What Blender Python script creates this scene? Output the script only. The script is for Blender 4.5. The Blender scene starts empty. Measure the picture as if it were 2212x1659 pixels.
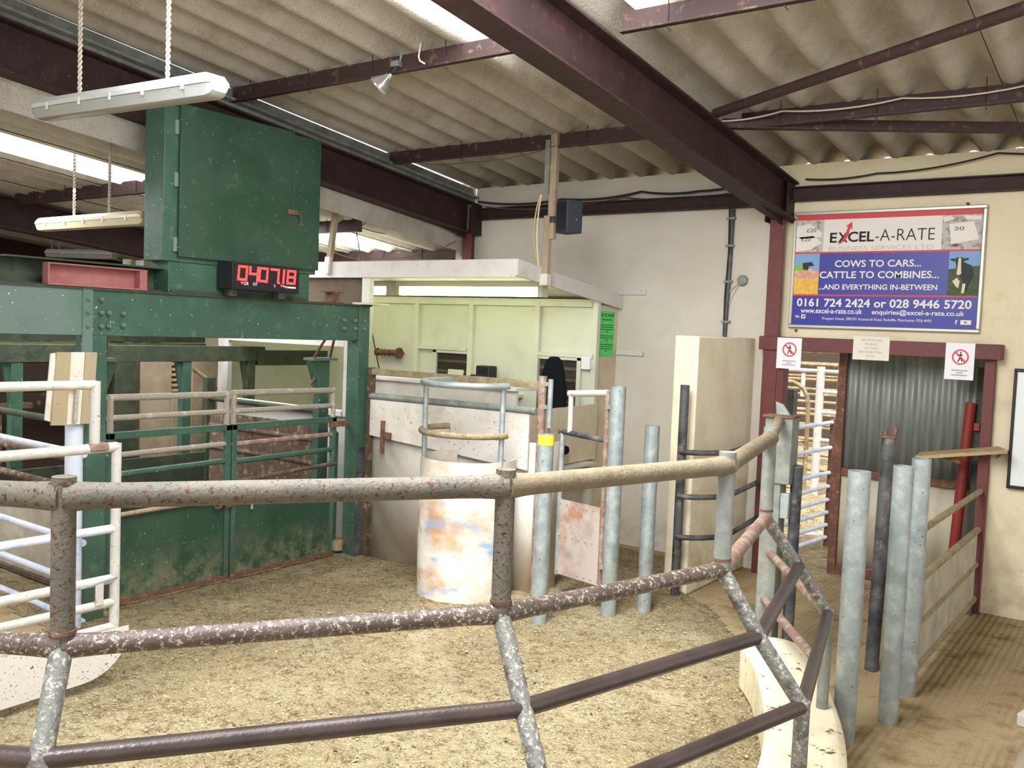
import bpy, math, random
from mathutils import Vector, Matrix

random.seed(7)
SC = bpy.context.scene
COL = SC.collection
R = math.radians

# ------------------------------------------------------------------ camera
IW, IH, FPX = 2212.0, 1659.0, 1978.0
CAM = Vector((0.0, 0.0, 2.1))
YAW, PITCH, ROLL = R(35.69), R(-3.34), R(2.265)
_f = Vector((-math.sin(YAW) * math.cos(PITCH), math.cos(YAW) * math.cos(PITCH), math.sin(PITCH)))
_r0 = Vector((math.cos(YAW), math.sin(YAW), 0.0))
_u0 = _r0.cross(_f)
_r = _r0 * math.cos(ROLL) + _u0 * math.sin(ROLL)
_u = -_r0 * math.sin(ROLL) + _u0 * math.cos(ROLL)
cd = bpy.data.cameras.new('camera')
cd.sensor_fit = 'HORIZONTAL'
cd.sensor_width = 36.0
cd.lens = 36.0 * FPX / IW
cd.clip_start, cd.clip_end = 0.05, 200.0
cam = bpy.data.objects.new('camera', cd)
COL.objects.link(cam)
cam.matrix_world = Matrix(((_r.x, _u.x, -_f.x, CAM.x), (_r.y, _u.y, -_f.y, CAM.y), (_r.z, _u.z, -_f.z, CAM.z), (0, 0, 0, 1)))
SC.camera = cam

# ------------------------------------------------------------------ view, sky, daylight
SC.view_settings.view_transform = 'Standard'
SC.view_settings.look = 'None'
SC.view_settings.gamma = 1.0
SC.view_settings.use_curve_mapping = False
SC.view_settings.exposure = 0.28
try:
    SC.cycles.use_denoising = True
    SC.cycles.max_bounces = 10
    SC.cycles.diffuse_bounces = 6
    SC.cycles.transmission_bounces = 6
    SC.cycles.sample_clamp_indirect = 6.0
except Exception:
    pass
world = bpy.data.worlds.new('overcast_sky')
SC.world = world
world.use_nodes = True
wn = world.node_tree
bg = wn.nodes['Background']
bg.inputs['Color'].default_value = (0.94, 0.97, 1.0, 1)
bg.inputs['Strength'].default_value = 1.3
sun = bpy.data.lights.new('sun', 'SUN')
sun.energy = 8.0
sun.angle = R(14)
sun.color = (0.96, 0.98, 1.0)
so = bpy.data.objects.new('sun', sun)
COL.objects.link(so)
so.location = (-3, 0, 9)
so.rotation_euler = Vector((-0.13, 0.42, -1.0)).to_track_quat('-Z', 'Y').to_euler()


def area(name, loc, size, direction, energy, color=(1, 1, 1)):
    l = bpy.data.lights.new(name, 'AREA')
    l.shape = 'RECTANGLE'
    l.size, l.size_y = size
    l.energy = energy
    l.color = color
    o = bpy.data.objects.new(name, l)
    COL.objects.link(o)
    o.location = loc
    o.rotation_euler = Vector(direction).to_track_quat('-Z', 'Y').to_euler()
    return o


# lamps for daylight through the rooflights (just under each sheet), one of them added
area('rooflight_lamp', (-3.45, 3.3, 3.95), (0.8, 2.8), (-0.1, 0.45, -1), 70, (.97, 0.99, 1.0))
area('rooflight_lamp', (-2.0, 2.6, 4.12), (1.1, 2.8), (-0.1, 0.95, -1), 240, (.97, 0.99, 1.0))  # under an unseen, added rooflight, to brighten cream wall, stub and kerb
area('rooflight_lamp', (-7.6, 4.5, 3.1), (0.75, 6.0), (0.0, 0.0, -1), 170, (.98, 0.98, 1.0))

# ------------------------------------------------------------------ pixel measurements -> points of the place
def ray(x, y):
    return _f + _r * ((x - IW / 2) / FPX) - _u * ((y - IH / 2) / FPX)


def atz(x, y, z=0.0):
    d = ray(x, y)
    return CAM + d * ((z - CAM.z) / d.z)


def aty(x, y, Y):
    d = ray(x, y)
    return CAM + d * (Y / d.y)


def atx(x, y, X):
    d = ray(x, y)
    return CAM + d * (X / d.x)


def zat(x, y, P):
    d = ray(x, y)
    t = (d.x * P[0] + d.y * P[1]) / (d.x ** 2 + d.y ** 2)
    return CAM.z + d.z * t


# ------------------------------------------------------------------ materials
def lin(h):
    h = h.lstrip('#')
    c = [int(h[i:i + 2], 16) / 255 for i in (0, 2, 4)]
    return tuple(x / 12.92 if x <= 0.04045 else ((x + 0.055) / 1.055) ** 2.4 for x in c) + (1.0,)


def mat(name, base, rough=0.6, metal=0.0, layers=(), bump=0.0, bscale=60.0, spec=0.4, emit=None, estr=0.0, stretch=(1, 1, 1)):
    """Painted / bare surface. layers: (colour, scale, low, high, detail[, opts]) noise patches over the base colour."""
    m = bpy.data.materials.new(name)
    m.use_nodes = True
    nt = m.node_tree
    N, L = nt.nodes, nt.links
    b = N['Principled BSDF']
    b.inputs['Roughness'].default_value = rough
    b.inputs['Metallic'].default_value = metal
    b.inputs['Specular IOR Level'].default_value = spec
    geo = N.new('ShaderNodeNewGeometry')
    mp = N.new('ShaderNodeMapping')
    mp.inputs['Scale'].default_value = stretch
    L.new(geo.outputs['Position'], mp.inputs['Vector'])
    cur = None
    for i, ly in enumerate(layers):
        colr, sc, lo, hi, det = ly[:5]
        op = ly[5] if len(ly) > 5 else {}
        if op.get('kind') == 'vor':
            n = N.new('ShaderNodeTexVoronoi')
            n.inputs['Scale'].default_value = sc
            out = n.outputs['Distance']
        else:
            n = N.new('ShaderNodeTexNoise')
            n.inputs['Scale'].default_value = sc
            n.inputs['Detail'].default_value = det
            n.inputs['Roughness'].default_value = op.get('r', 0.6)
            out = n.outputs['Fac']
        ad = N.new('ShaderNodeVectorMath')
        ad.operation = 'ADD'
        ad.inputs[1].default_value = (i * 3.7, i * 1.9, i * 5.1)
        if 'stretch' in op:
            m2 = N.new('ShaderNodeMapping')
            m2.inputs['Scale'].default_value = op['stretch']
            L.new(geo.outputs['Position'], m2.inputs['Vector'])
            L.new(m2.outputs['Vector'], ad.inputs[0])
        else:
            L.new(mp.outputs['Vector'], ad.inputs[0])
        L.new(ad.outputs[0], n.inputs['Vector'])
        mr = N.new('ShaderNodeMapRange')
        mr.inputs['From Min'].default_value = lo
        mr.inputs['From Max'].default_value = hi
        L.new(out, mr.inputs['Value'])
        fac = mr.outputs['Result']
        if 'zmask' in op:            # splash zone: (z with full dirt, z with none)
            sp = N.new('ShaderNodeSeparateXYZ')
            L.new(geo.outputs['Position'], sp.inputs[0])
            mz = N.new('ShaderNodeMapRange')
            mz.inputs['From Min'].default_value = op['zmask'][1]
            mz.inputs['From Max'].default_value = op['zmask'][0]
            L.new(sp.outputs['Z'], mz.inputs['Value'])
            mu = N.new('ShaderNodeMath')
            mu.operation = 'MULTIPLY'
            L.new(fac, mu.inputs[0])
            L.new(mz.outputs['Result'], mu.inputs[1])
            fac = mu.outputs[0]
        if 'amt' in op:
            mu = N.new('ShaderNodeMath')
            mu.operation = 'MULTIPLY'
            mu.inputs[1].default_value = op['amt']
            L.new(fac, mu.inputs[0])
            fac = mu.outputs[0]
        mx = N.new('ShaderNodeMix')
        mx.data_type = 'RGBA'
        L.new(fac, mx.inputs[0])
        if cur is None:
            mx.inputs[6].default_value = lin(base)
        else:
            L.new(cur, mx.inputs[6])
        mx.inputs[7].default_value = lin(colr)
        cur = mx.outputs[2]
    if cur is None:
        b.inputs['Base Color'].default_value = lin(base)
    else:
        L.new(cur, b.inputs['Base Color'])
    if bump:
        n = N.new('ShaderNodeTexNoise')
        n.inputs['Scale'].default_value = bscale
        n.inputs['Detail'].default_value = 5
        L.new(mp.outputs['Vector'], n.inputs['Vector'])
        bp = N.new('ShaderNodeBump')
        bp.inputs['Strength'].default_value = bump
        bp.inputs['Distance'].default_value = 0.02
        L.new(n.outputs['Fac'], bp.inputs['Height'])
        L.new(bp.outputs['Normal'], b.inputs['Normal'])
    if emit:
        b.inputs['Emission Color'].default_value = lin(emit)
        b.inputs['Emission Strength'].default_value = estr
    return m


DUST = '9a8a70'
M = {}
M['ring_grey'] = mat('ring_pipe_grey', '645e52', .65, .05, [('58544c', 9, .4, .7, 3), ('6f6656', 5, .5, .75, 3), ('5a3830', 62, .58, .64, 3), ('362a24', 85, .62, .67, 2)], .25, 90)
M['ring_dust'] = mat('ring_pipe_dusty', '7c705a', .75, .0, [('6c614c', 14, .45, .7, 3), ('8a5a40', 40, .64, .72, 2)], .25, 90)
M['ring_worn'] = mat('ring_pipe_worn_brown', '50423b', .42, .1, [('5c4c45', 10, .4, .7, 2), ('b5ab98', 60, .545, .60, 6, {'r': .78}), ('a79c88', 26, .62, .68, 5, {'r': .8}), ('3a2e28', 70, .66, .72, 2)], .2, 90)
M['ring_brown'] = mat('ring_pipe_brown', '463935', .34, .15, [('3a2f2b', 6, .4, .7, 2), ('a89c8a', 60, .68, .72, 6, {'r': .8})], .1, 90)
M['ring_strut'] = mat('ring_strut_grey', '74736d', .5, .15, [('bdb6a4', 58, .53, .59, 6, {'r': .78}), ('524a46', 14, .54, .66, 4)], .25, 90)
M['ring_pink'] = mat('ring_brace_red_oxide', '86695c', .6, .05, [('a09080', 16, .45, .65, 3), ('8a5548', 20, .6, .7, 3)], .2, 90)
M['galv'] = mat('galvanised_steel', '9ea7a6', .42, .45, [('b4bcba', 14, .45, .65, 4), ('858e8f', 7, .5, .75, 3), ('9b8f78', 6, .5, .7, 3, {'zmask': (0.0, 0.6)}), ('3a3530', 60, .74, .76, 1)], .08, 80)
M['galv_dull'] = mat('galvanised_steel_dull', '83867e', .55, .25, [('959890', 12, .45, .65, 4), ('6d716c', 8, .5, .75, 3), ('a39378', 7, .52, .7, 3, {'zmask': (0.0, 1.2)})], .1, 80)
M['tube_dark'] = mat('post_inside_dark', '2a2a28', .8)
M['dark_post'] = mat('weathered_dark_steel', '5c5b5b', .55, .3, [('3c3c40', 5, .45, .6, 3), ('8d8676', 8, .55, .75, 3)], .2, 60)
M['dusty_white'] = mat('dusty_old_white_paint', '948c7e', .65, .0, [('978c7c', 10, .45, .7, 4), ('bcb5a8', 14, .55, .75, 3), ('7d6a54', 50, .66, .72, 2)], .2, 80)
M['white_paint'] = mat('white_gate_paint', 'b9b6b0', .5, .0, [('cfc8ba', 12, .5, .7, 3), ('a4765c', 26, .66, .72, 3), ('7d6a54', 70, .68, .72, 2)], .15, 80)
M['blue_white'] = mat('pale_blue_white_paint', 'ccd2e0', .5, .0, [('b3bdd6', 10, .5, .65, 3), ('8a7a66', 60, .70, .74, 2)], .12, 80)
M['white_sheet'] = mat('white_sheet_spattered', 'd4cec4', .5, .0, [('c9bda8', 5, .5, .75, 3), ('7b634a', 34, .66, .70, 2), ('6b543c', 80, .68, .71, 1)], .08, 60)
M['green'] = mat('green_paint', '365444', .5, .0, [('40604e', 4, .45, .7, 3), ('5f7a68', 9, .62, .8, 5), ('c9cfbc', 46, .715, .74, 2), ('5d5340', 10, .45, .7, 4, {'zmask': (0.0, 0.55)})], .12, 50)
M['green_grey'] = mat('green_paint_faded', '66766f', .5, .0, [('56705f', 3, .45, .7, 2), ('c9cfbc', 46, .72, .74, 2)], .1, 50)
M['green_dark'] = mat('green_paint_dirty', '343d2e', .6, .0, [('444c34', 6, .45, .7, 3), ('2b3024', 8, .5, .7, 3)], .15, 50)
M['olive'] = mat('olive_paint', '56623a', .6, .0, [('3f4a30', 6, .45, .7, 3)], .15, 50)
M['green_sheet'] = mat('green_sheet_paint', '304a38', .5, .0, [('24432f', 2.2, .45, .62, 2), ('4f6654', 14, .6, .8, 5), ('8c8468', 7, .42, .66, 6, {'zmask': (0.0, 0.42), 'r': .75}), ('aab49c', 50, .71, .74, 2)], .1, 50)
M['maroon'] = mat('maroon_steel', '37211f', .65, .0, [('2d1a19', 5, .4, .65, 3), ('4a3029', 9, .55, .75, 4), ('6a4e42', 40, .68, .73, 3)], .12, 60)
M['maroon_lit'] = mat('maroon_steel_lit', '683634', .55, .0, [('5f302e', 4, .45, .65, 3), ('8a5a50', 30, .68, .74, 3)], .1, 60)  # lighter copy of the maroon steel, light on it put into the colour
M['purlin'] = mat('rusty_purlin', '3c2926', .65, .0, [('3a2824', 5, .45, .65, 3), ('7c5c50', 14, .58, .75, 5)], .2, 60)
M['red'] = mat('red_pole_paint', '8d302b', .5, .0, [('7a2823', 4, .45, .7, 3)], .05, 60)
M['rose'] = mat('faded_red_packer', '965a58', .6, .0, [('a46a62', 6, .45, .7, 3), ('8a7462', 12, .6, .75, 4)], .15, 60)
M['wall'] = mat('cream_rendered_wall', 'ddcfae', .85, .0, [('e3d8bb', 1.4, .4, .7, 3), ('c8b48e', 3.0, .55, .8, 4), ('6b5034', 60, .70, .74, 2, {'zmask': (0.2, 1.5)}), ('b09878', 5, .45, .75, 4, {'zmask': (0.0, .7)})], .10, 40, spec=.2)
M['wall_white'] = mat('white_rendered_wall', 'cbc3b4', .85, .0, [('d4cdc0', 1.4, .4, .7, 3), ('beb29e', 3.0, .55, .8, 4, {'amt': .5}), ('6b5034', 60, .71, .75, 2, {'zmask': (0.2, 1.5)}), ('a8977c', 5, .45, .75, 4, {'zmask': (0.0, .5)})], .10, 40, spec=.2)
M['pier'] = mat('cream_painted_block', 'eee2c8', .85, .0, [('e2d3b2', 3, .45, .7, 3), ('5d4630', 46, .69, .73, 2, {'zmask': (0.3, 1.6)}), ('a98c66', 5, .45, .75, 4, {'zmask': (0.0, .8)})], .12, 40, spec=.2)
M['kerb'] = mat('cream_painted_kerb', 'e2d6b6', .8, .0, [('d2c19c', 5, .5, .75, 3), ('6b5b40', 11, .62, .66, 4), ('a58a66', 8, .45, .75, 4, {'zmask': (0.0, .18)})], .15, 40, spec=.25)
M['booth'] = mat('cream_board', 'd2d2c2', .7, .0, [('c8c7b4', 3, .5, .75, 2), ('a89878', 30, .72, .76, 2)], .03, 40)
M['booth_white'] = mat('white_painted_timber', 'cfcac4', .7, .0, [('c2bab0', 6, .5, .75, 3), ('8f8068', 40, .69, .74, 2)], .08, 40)
M['booth_dirty'] = mat('stained_white_sheet', 'dbd3c6', .6, .0, [('c7b08c', 2.4, .45, .7, 3, {'zmask': (0.0, .8)}), ('c9c0b0', 5, .5, .75, 3), ('5d4a38', 60, .70, .74, 2)], .06, 40)
M['beige_board'] = mat('beige_board', 'd2c5ae', .75, .0, [('c4b59c', 4, .5, .75, 3), ('5d4a38', 50, .71, .75, 2)], .06, 40)
M['dark_board'] = mat('brown_dusty_board', '5f5242', .85, .0, [('4a3e32', 5, .45, .7, 3)], .1, 40)
M['timber'] = mat('grey_brown_timber', 'a3907a', .8, .0, [('8a765f', 8, .45, .7, 4, {'stretch': (4, 4, .4)}), ('b8a48a', 10, .55, .8, 3)], .2, 50)
M['ply'] = mat('weathered_plywood', 'a6977c', .8, .0, [('b09a78', 9, .45, .7, 4, {'stretch': (3, 3, .3)}), ('8a7458', 30, .7, .75, 3)], .1, 50)
M['plank'] = mat('worn_plank', 'b49a72', .8, .0, [('98805c', 12, .45, .7, 4, {'stretch': (.5, 4, 4)}), ('cdb48a', 10, .55, .8, 3)], .15, 50)
M['drum'] = mat('stained_drum_steel', 'cfc6b8', .5, .0, [('b88c60', 2.6, .48, .68, 4, {'stretch': (1, 1, 1.6)}), ('8aa2bc', 2.2, .55, .68, 3, {'stretch': (1, 1, 2.6)}), ('e2dccf', 3.2, .5, .7, 3), ('5d4630', 60, .72, .76, 2)], .1, 40)
M['sheet_rust'] = mat('galvanised_gate_sheet', 'c4b5ab', .4, .25, [('b08a70', 3.4, .48, .66, 4), ('857078', 2.4, .55, .7, 3), ('d6d0cb', 6, .55, .75, 3)], .08, 60)
M['asbestos'] = None
M['plastic'] = mat('light_fitting_plastic', 'c4c6c4', .35, .0, [('c2c2ba', 8, .5, .75, 3)], spec=.5)
M['diffuser'] = mat('light_diffuser', '9a9b97', .25, .0, [('9c9c94', 8, .55, .8, 3)], spec=.5)
M['diffuser_old'] = mat('light_diffuser_yellowed', 'bcb294', .3, .0, [('a0764c', 22, .66, .72, 3)], spec=.5)
M['tube'] = mat('lit_fluorescent_cover', 'ffffe0', .4, emit='f8ffcc', estr=7.5)
M['black'] = mat('black_plastic', '1c1c20', .45, .0)
M['fabric'] = mat('black_fabric', '17181b', .95, .0, spec=.1)
M['speaker'] = mat('dark_speaker_vinyl', '2d3138', .6, .0, [('c9c9c0', 30, .76, .78, 1)])
M['screen'] = mat('display_window', '241c20', .25, .0, spec=.5)
M['led'] = mat('red_led', 'ff3030', .4, emit='ff3a3a', estr=2.6)
M['white_print'] = mat('white_print', 'd8dce6', .6)
M['rope'] = mat('hanging_rope', 'b4a89a', .9, .0, [('8f8474', 60, .5, .7, 2)])
M['cable'] = mat('black_cable', '2a2622', .7)
M['cable_dusty'] = mat('dusty_cable', '5a4c40', .85)
M['cable_white'] = mat('white_cable', 'cfc0b0', .7)
M['cable_yellow'] = mat('yellow_cable', 'b5a25c', .7)
M['rust'] = mat('rusty_iron', '6a4a3c', .8, .1, [('8c6048', 14, .5, .7, 3), ('a08c74', 20, .6, .75, 3)], .3, 70)
M['yellow'] = mat('yellow_paint', 'e2cf3a', .5)
M['corr'] = mat('corrugated_iron', '7d827b', .5, .25, [('8d9188', 3, .45, .65, 3, {'stretch': (6, 6, .6)}), ('77766c', 4, .5, .7, 3, {'stretch': (6, 6, .5)}), ('a89e86', 3, .5, .75, 3, {'zmask': (0.2, 1.0)})], .08, 50)
M['cream_iron'] = mat('cream_splashed_iron', 'bdb59e', .6, .05, [('a89c80', 4, .45, .7, 3), ('7c6c50', 40, .69, .74, 2)], .08, 50)
M['panel_grey'] = mat('grey_race_panel', 'b0a998', .65, .1, [('9c937e', 5, .45, .7, 3), ('c4bda9', 7, .55, .75, 3)], .1, 50)
M['rail_dirty'] = mat('dirt_covered_rail', '968768', .8, .05, [('7a6c52', 10, .45, .7, 4), ('b3a584', 14, .55, .75, 3)], .3, 60)
M['rail_brown'] = mat('brown_dirty_rail', '5c4a3c', .8, .05, [('46382e', 10, .45, .7, 4), ('9a8468', 14, .55, .75, 3)], .3, 60)
M['pen_rail'] = mat('pen_rail_dung_brown', '8d7a5c', .75, .05, [('6c5a42', 8, .45, .7, 4), ('c2ad82', 10, .55, .75, 3)], .3, 60)
M['stone'] = mat('rubble_stone', '9a8468', .9, .0, [('7d6850', 7, .45, .65, 4), ('b8a080', 9, .55, .75, 4), ('4a3c30', 3.2, .0, .12, 2, {'kind': 'vor'})], .6, 12)
M['concrete'] = mat('dirty_concrete', 'a09078', .9, .0, [('8c7a62', 4, .45, .7, 4), ('5a4836', 40, .70, .74, 2)], .2, 40)
M['sack'] = mat('green_plastic_sack', '2f8a62', .3, .0, [('246c4c', 8, .45, .65, 3)], .6, 14)
M['white_board'] = mat('whiteboard_surface', 'e6e9e6', .2, spec=.5)
M['alu'] = mat('aluminium_frame', 'b4b2a8', .4, .5)
M['paper'] = mat('white_paper', 'e6e4e6', .8)
M['paper_tan'] = mat('off_white_card', 'dcd4c4', .8)
M['paper_green'] = mat('green_paper', '5fd672', .8)
M['ink'] = mat('black_ink', '2a2628', .8)
M['ink_grey'] = mat('grey_ink', '8f8d8f', .8)
M['ink_dkgreen'] = mat('ink_on_green', '1f6a38', .8)
M['sign_red'] = mat('sign_red', 'c5383f', .5)
M['ban_red'] = mat('prohibition_red', 'c9484f', .6)
M['sign_blue'] = mat('sign_blue', '2b2f8e', .4)
M['sign_white'] = mat('sign_white', 'e0d8d0', .5)
M['sign_grey'] = mat('sign_grey_lettering', 'b6b0ac', .6)
M['note_grey'] = mat('banknote_print', 'bdb6ae', .6, .0, [('8c8280', 20, .5, .62, 4), ('5a5052', 9, .62, .68, 4)])
M['crop'] = mat('printed_wheat', 'd9a440', .6, .0, [('e6b85a', 30, .45, .65, 4)])
M['print_dust'] = mat('printed_dust', 'cc9078', .6, .0, [('e0b898', 24, .45, .65, 4)])
M['print_sky'] = mat('printed_sky', '7a9fc8', .6)
M['print_green'] = mat('printed_combine_green', '7fb04c', .6)
M['print_dark'] = mat('printed_dark', '26282a', .6)
M['print_field'] = mat('printed_field', '3a4a2c', .6, .0, [('51613a', 30, .45, .65, 4)])
M['print_cow'] = mat('printed_cow_white', 'd8cbb4', .6)
M['dirt'] = mat('outdoor_mud', '8a7858', .95, .0, [('6a5840', 3, .45, .65, 5), ('b8a880', 12, .55, .7, 5), ('a0a4b0', 2.2, .6, .7, 3)], .7, 14)


def glass_mat():
    m = bpy.data.materials.new('dark_window_glass')
    m.use_nodes = True
    b = m.node_tree.nodes['Principled BSDF']
    b.inputs['Base Color'].default_value = lin('3a352e')
    b.inputs['Roughness'].default_value = .08
    return m


M['glass'] = glass_mat()


def rooflight_mat():
    m = bpy.data.materials.new('translucent_rooflight')
    m.use_nodes = True
    nt = m.node_tree
    nt.nodes.clear()
    out = nt.nodes.new('ShaderNodeOutputMaterial')
    tl = nt.nodes.new('ShaderNodeBsdfTranslucent')
    tl.inputs['Color'].default_value = (.95, .95, .92, 1)
    tp = nt.nodes.new('ShaderNodeBsdfTransparent')
    tp.inputs['Color'].default_value = (.95, .97, 1, 1)
    mx = nt.nodes.new('ShaderNodeMixShader')
    mx.inputs[0].default_value = .6
    nt.links.new(tl.outputs[0], mx.inputs[1])
    nt.links.new(tp.outputs[0], mx.inputs[2])
    nt.links.new(mx.outputs[0], out.inputs['Surface'])
    return m


M['rooflight'] = rooflight_mat()


def asbestos_mat():
    m = mat('asbestos_cement_sheet', 'b2aba0', .92, .0, [('beb7ac', 5, .4, .65, 5), ('9a907e', 2.2, .5, .75, 4), ('7c8262', 1.1, .70, .80, 3), ('c2b9a8', 60, .5, .75, 5), ('857b6a', 90, .6, .72, 3)], .45, 70, spec=.15)
    nt = m.node_tree
    N, L = nt.nodes, nt.links
    b = N['Principled BSDF']
    src = b.inputs['Base Color'].links[0].from_socket
    geo = [n for n in N if n.type == 'NEW_GEOMETRY'][0]
    sp = N.new('ShaderNodeSeparateXYZ')
    L.new(geo.outputs['Position'], sp.inputs[0])
    # dark side-lap joint every third corrugation
    md = N.new('ShaderNodeMath'); md.operation = 'PINGPONG'; md.inputs[1].default_value = 0.51
    L.new(sp.outputs['X'], md.inputs[0])
    ls = N.new('ShaderNodeMath'); ls.operation = 'LESS_THAN'; ls.inputs[1].default_value = 0.006
    L.new(md.outputs[0], ls.inputs[0])
    mx = N.new('ShaderNodeMix'); mx.data_type = 'RGBA'
    L.new(ls.outputs[0], mx.inputs[0])
    L.new(src, mx.inputs[6])
    mx.inputs[7].default_value = lin('3c342c')
    L.new(mx.outputs[2], b.inputs['Base Color'])
    return m


M['asbestos'] = asbestos_mat()


def sawdust_mat():
    m = mat('sawdust_and_muck', '87795d', .95, .0,
            [('80714f', 1.3, .45, .62, 4, {'amt': .6}), ('9c8e70', 2.0, .50, .70, 6, {'amt': .8}), ('584930', 16, .48, .62, 8, {'amt': .85, 'r': .74}), ('b8aa8a', 60, .56, .68, 4, {'amt': .8}), ('d6caa8', 110, .64, .70, 2), ('44351f', 42, .60, .70, 4, {'amt': .8})],
            1.0, 46, spec=.1)
    return m


M['sawdust'] = sawdust_mat()


def grooved_mat():
    m = mat('grooved_concrete_dusty', '9c8868', .95, .0,
            [('ab9874', 1.2, .45, .7, 4), ('77643f', 5, .5, .7, 5), ('d6c494', 70, .69, .72, 2), ('5a4830', 45, .69, .73, 3)], .3, 40, spec=.12)
    nt = m.node_tree
    N, L = nt.nodes, nt.links
    b = N['Principled BSDF']
    geo = [n for n in N if n.type == 'NEW_GEOMETRY'][0]
    w = N.new('ShaderNodeTexWave')
    w.wave_type = 'BANDS'; w.bands_direction = 'X'
    w.inputs['Scale'].default_value = 7.0
    w.inputs['Distortion'].default_value = 1.2
    w.inputs['Detail'].default_value = 2.0
    L.new(geo.outputs['Position'], w.inputs['Vector'])
    old = b.inputs['Normal'].links[0].from_node
    bp = N.new('ShaderNodeBump')
    bp.inputs['Strength'].default_value = .45
    bp.inputs['Distance'].default_value = .015
    L.new(w.outputs['Fac'], bp.inputs['Height'])
    L.new(old.outputs['Normal'], bp.inputs['Normal'])
    L.new(bp.outputs['Normal'], b.inputs['Normal'])
    return m


M['grooved'] = grooved_mat()


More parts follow.
